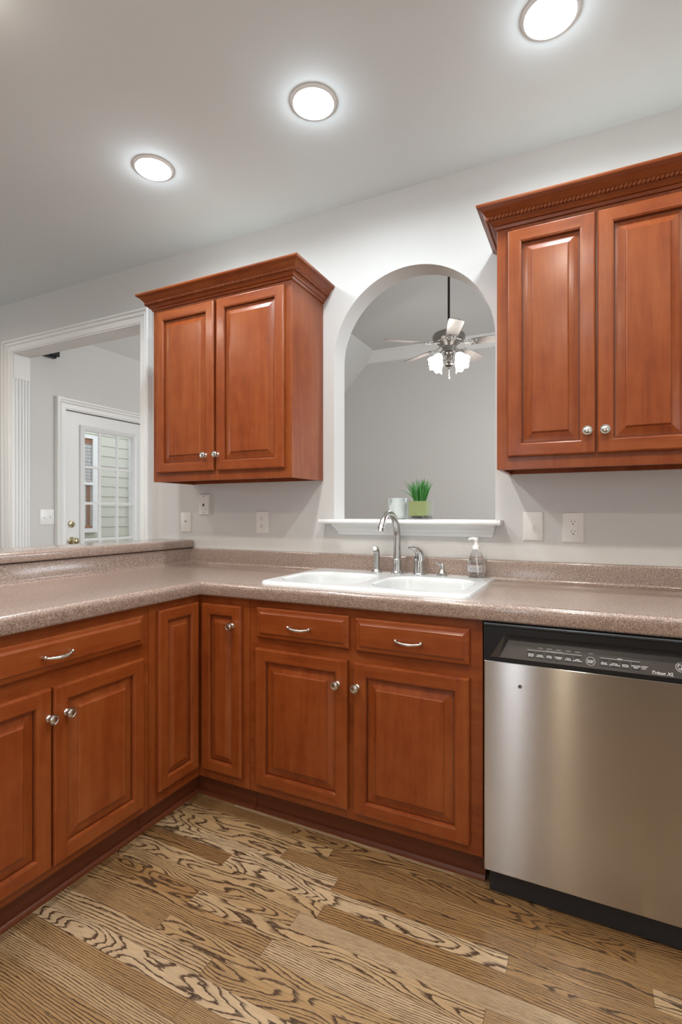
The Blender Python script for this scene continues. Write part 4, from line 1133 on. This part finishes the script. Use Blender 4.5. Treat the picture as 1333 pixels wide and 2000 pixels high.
for k in range(5):
    a = BASE + k * 2 * PI / 5
    er = Vector((math.cos(a), math.sin(a), 0)); et = Vector((-math.sin(a), math.cos(a), 0))
    pit = math.radians(-13)
    tt = et * math.cos(pit) + Vector((0, 0, 1)) * math.sin(pit); nn = Vector((0, 0, 1)) * math.cos(pit) - et * math.sin(pit)
    def BP(r_, s, h): return tuple(Vector((FC.x, FC.y, z - 0.012)) + er * r_ + tt * s + nn * h)
    outl = [(0.235, -0.050), (0.26, -0.056), (0.45, -0.066), (0.655, -0.072), (0.690, -0.064), (0.697, 0.0), (0.690, 0.064), (0.655, 0.072), (0.45, 0.066), (0.26, 0.056), (0.235, 0.050)]
    mb = MB(); mb.rings([[BP(r_, s, h) for r_, s in outl] for h in (-0.003, 0.003)])
    bl = build('blade', mb, M_BLADE, fan)
    mb = MB()
    mb.tube([BP(0.10, 0, 0.012), BP(0.15, 0, 0.004), BP(0.20, 0, -0.006), BP(0.30, 0, -0.006)], [0.010, 0.008, 0.007, 0.005], 8)
    for s in (-1, 1):
        for (c0, rr) in ((0.225, 0.024), (0.268, 0.020), (0.185, 0.014)):
            mb.tube([BP(c0 + rr * math.cos(q * PI / 6), s * (rr * 0.95 + rr * math.sin(q * PI / 6)), -0.006) for q in range(13)], 0.0035, 6)
    build('blade_iron', mb, M_NICKEL, bl, smooth=60)
for k in range(4):
    a = math.radians(-76 + 45 + 90 * k)
    er = Vector((math.cos(a), math.sin(a), 0)); c = Vector((FC.x, FC.y, 0))
    mb = MB()
    mb.tube([c + er * 0.022 + Vector((0, 0, z - 0.19)), c + er * 0.06 + Vector((0, 0, z - 0.17)), c + er * 0.072 + Vector((0, 0, z - 0.12)), c + er * 0.095 + Vector((0, 0, z - 0.095)), c + er * 0.120 + Vector((0, 0, z - 0.110)), c + er * 0.125 + Vector((0, 0, z - 0.145))], 0.006, 8)
    mb.tube([c + er * 0.03 + Vector((0, 0, z - 0.10)), c + er * 0.055 + Vector((0, 0, z - 0.125)), c + er * 0.05 + Vector((0, 0, z - 0.17)), c + er * 0.03 + Vector((0, 0, z - 0.20))], 0.0045, 8)
    arm = build('light_arm', mb, M_PEWTER, fan, smooth=60)
    # tulip shade tilted outward
    top = c + er * 0.122 + Vector((0, 0, z - 0.140)); ax = (er * 0.62 + Vector((0, 0, -0.78))).normalized()
    e1 = Vector((-er.y, er.x, 0)); e2 = ax.cross(e1)
    mb = MB(); n = 24; loops = []
    for r_, h in ((0.022, 0.0), (0.030, 0.006), (0.044, 0.030), (0.052, 0.055), (0.056, 0.080), (0.064, 0.102), (0.076, 0.118)):
        lp_ = []
        for q in range(n):
            th = 2 * PI * q / n; rr = r_ * (1 + (0.05 * math.cos(6 * th) if h > 0.05 else 0)); hh = h + (0.010 * math.cos(6 * th) if h > 0.11 else 0)
            lp_.append(tuple(top + ax * hh + e1 * rr * math.cos(th) + e2 * rr * math.sin(th)))
        loops.append(lp_)
    mb.rings(loops, True, False); sh = build('lamp_shade', mb, M_SHADE, fan, smooth=60)
    l = bpy.data.lights.new('bulb_light', 'POINT'); l.energy = FAN_POWER; l.shadow_soft_size = 0.03; l.color = (1, 0.95, 0.88)
    o = bpy.data.objects.new('bulb_light', l); COL.objects.link(o); o.parent = sh; o.location = top + ax * 0.135 - base_of(sh)
mb = MB(); mb.tube([(FC.x + 0.004, FC.y, z - 0.262), (FC.x + 0.004, FC.y, z - 0.345)], 0.0022, 6); mb.ball((FC.x + 0.006, FC.y, z - 0.362), 0.008, 0.008, 0.018); build('pull_chain', mb, M_NICKEL, fan, smooth=60)

fan.scale = (0.895, 0.895, 0.895)

# ------------------------------------------------------------------ glowing column added behind the camera for the dishwasher's warm streak
t = thing('streak_column', 'tall glowing column added behind the camera for the warm dishwasher streak', 'lamp', (-0.205, -3.80, 0))
mb = MB(); mb.lathe([(0.11, 0.0), (0.11, 0.015), (0.02, 0.025), (0.012, 0.12)], AX((-0.205, -3.80, 0), 'z')); build('base', mb, M_ROD, t, smooth=40)
mb = MB(); mb.lathe([(0.045, 0.12), (0.045, 1.75)], AX((-0.205, -3.80, 0), 'z')); build('lamp_shade', mb, emis('warm_streak_glow', (1.0, 0.80, 0.56, 1), 4.2), t, smooth=40)
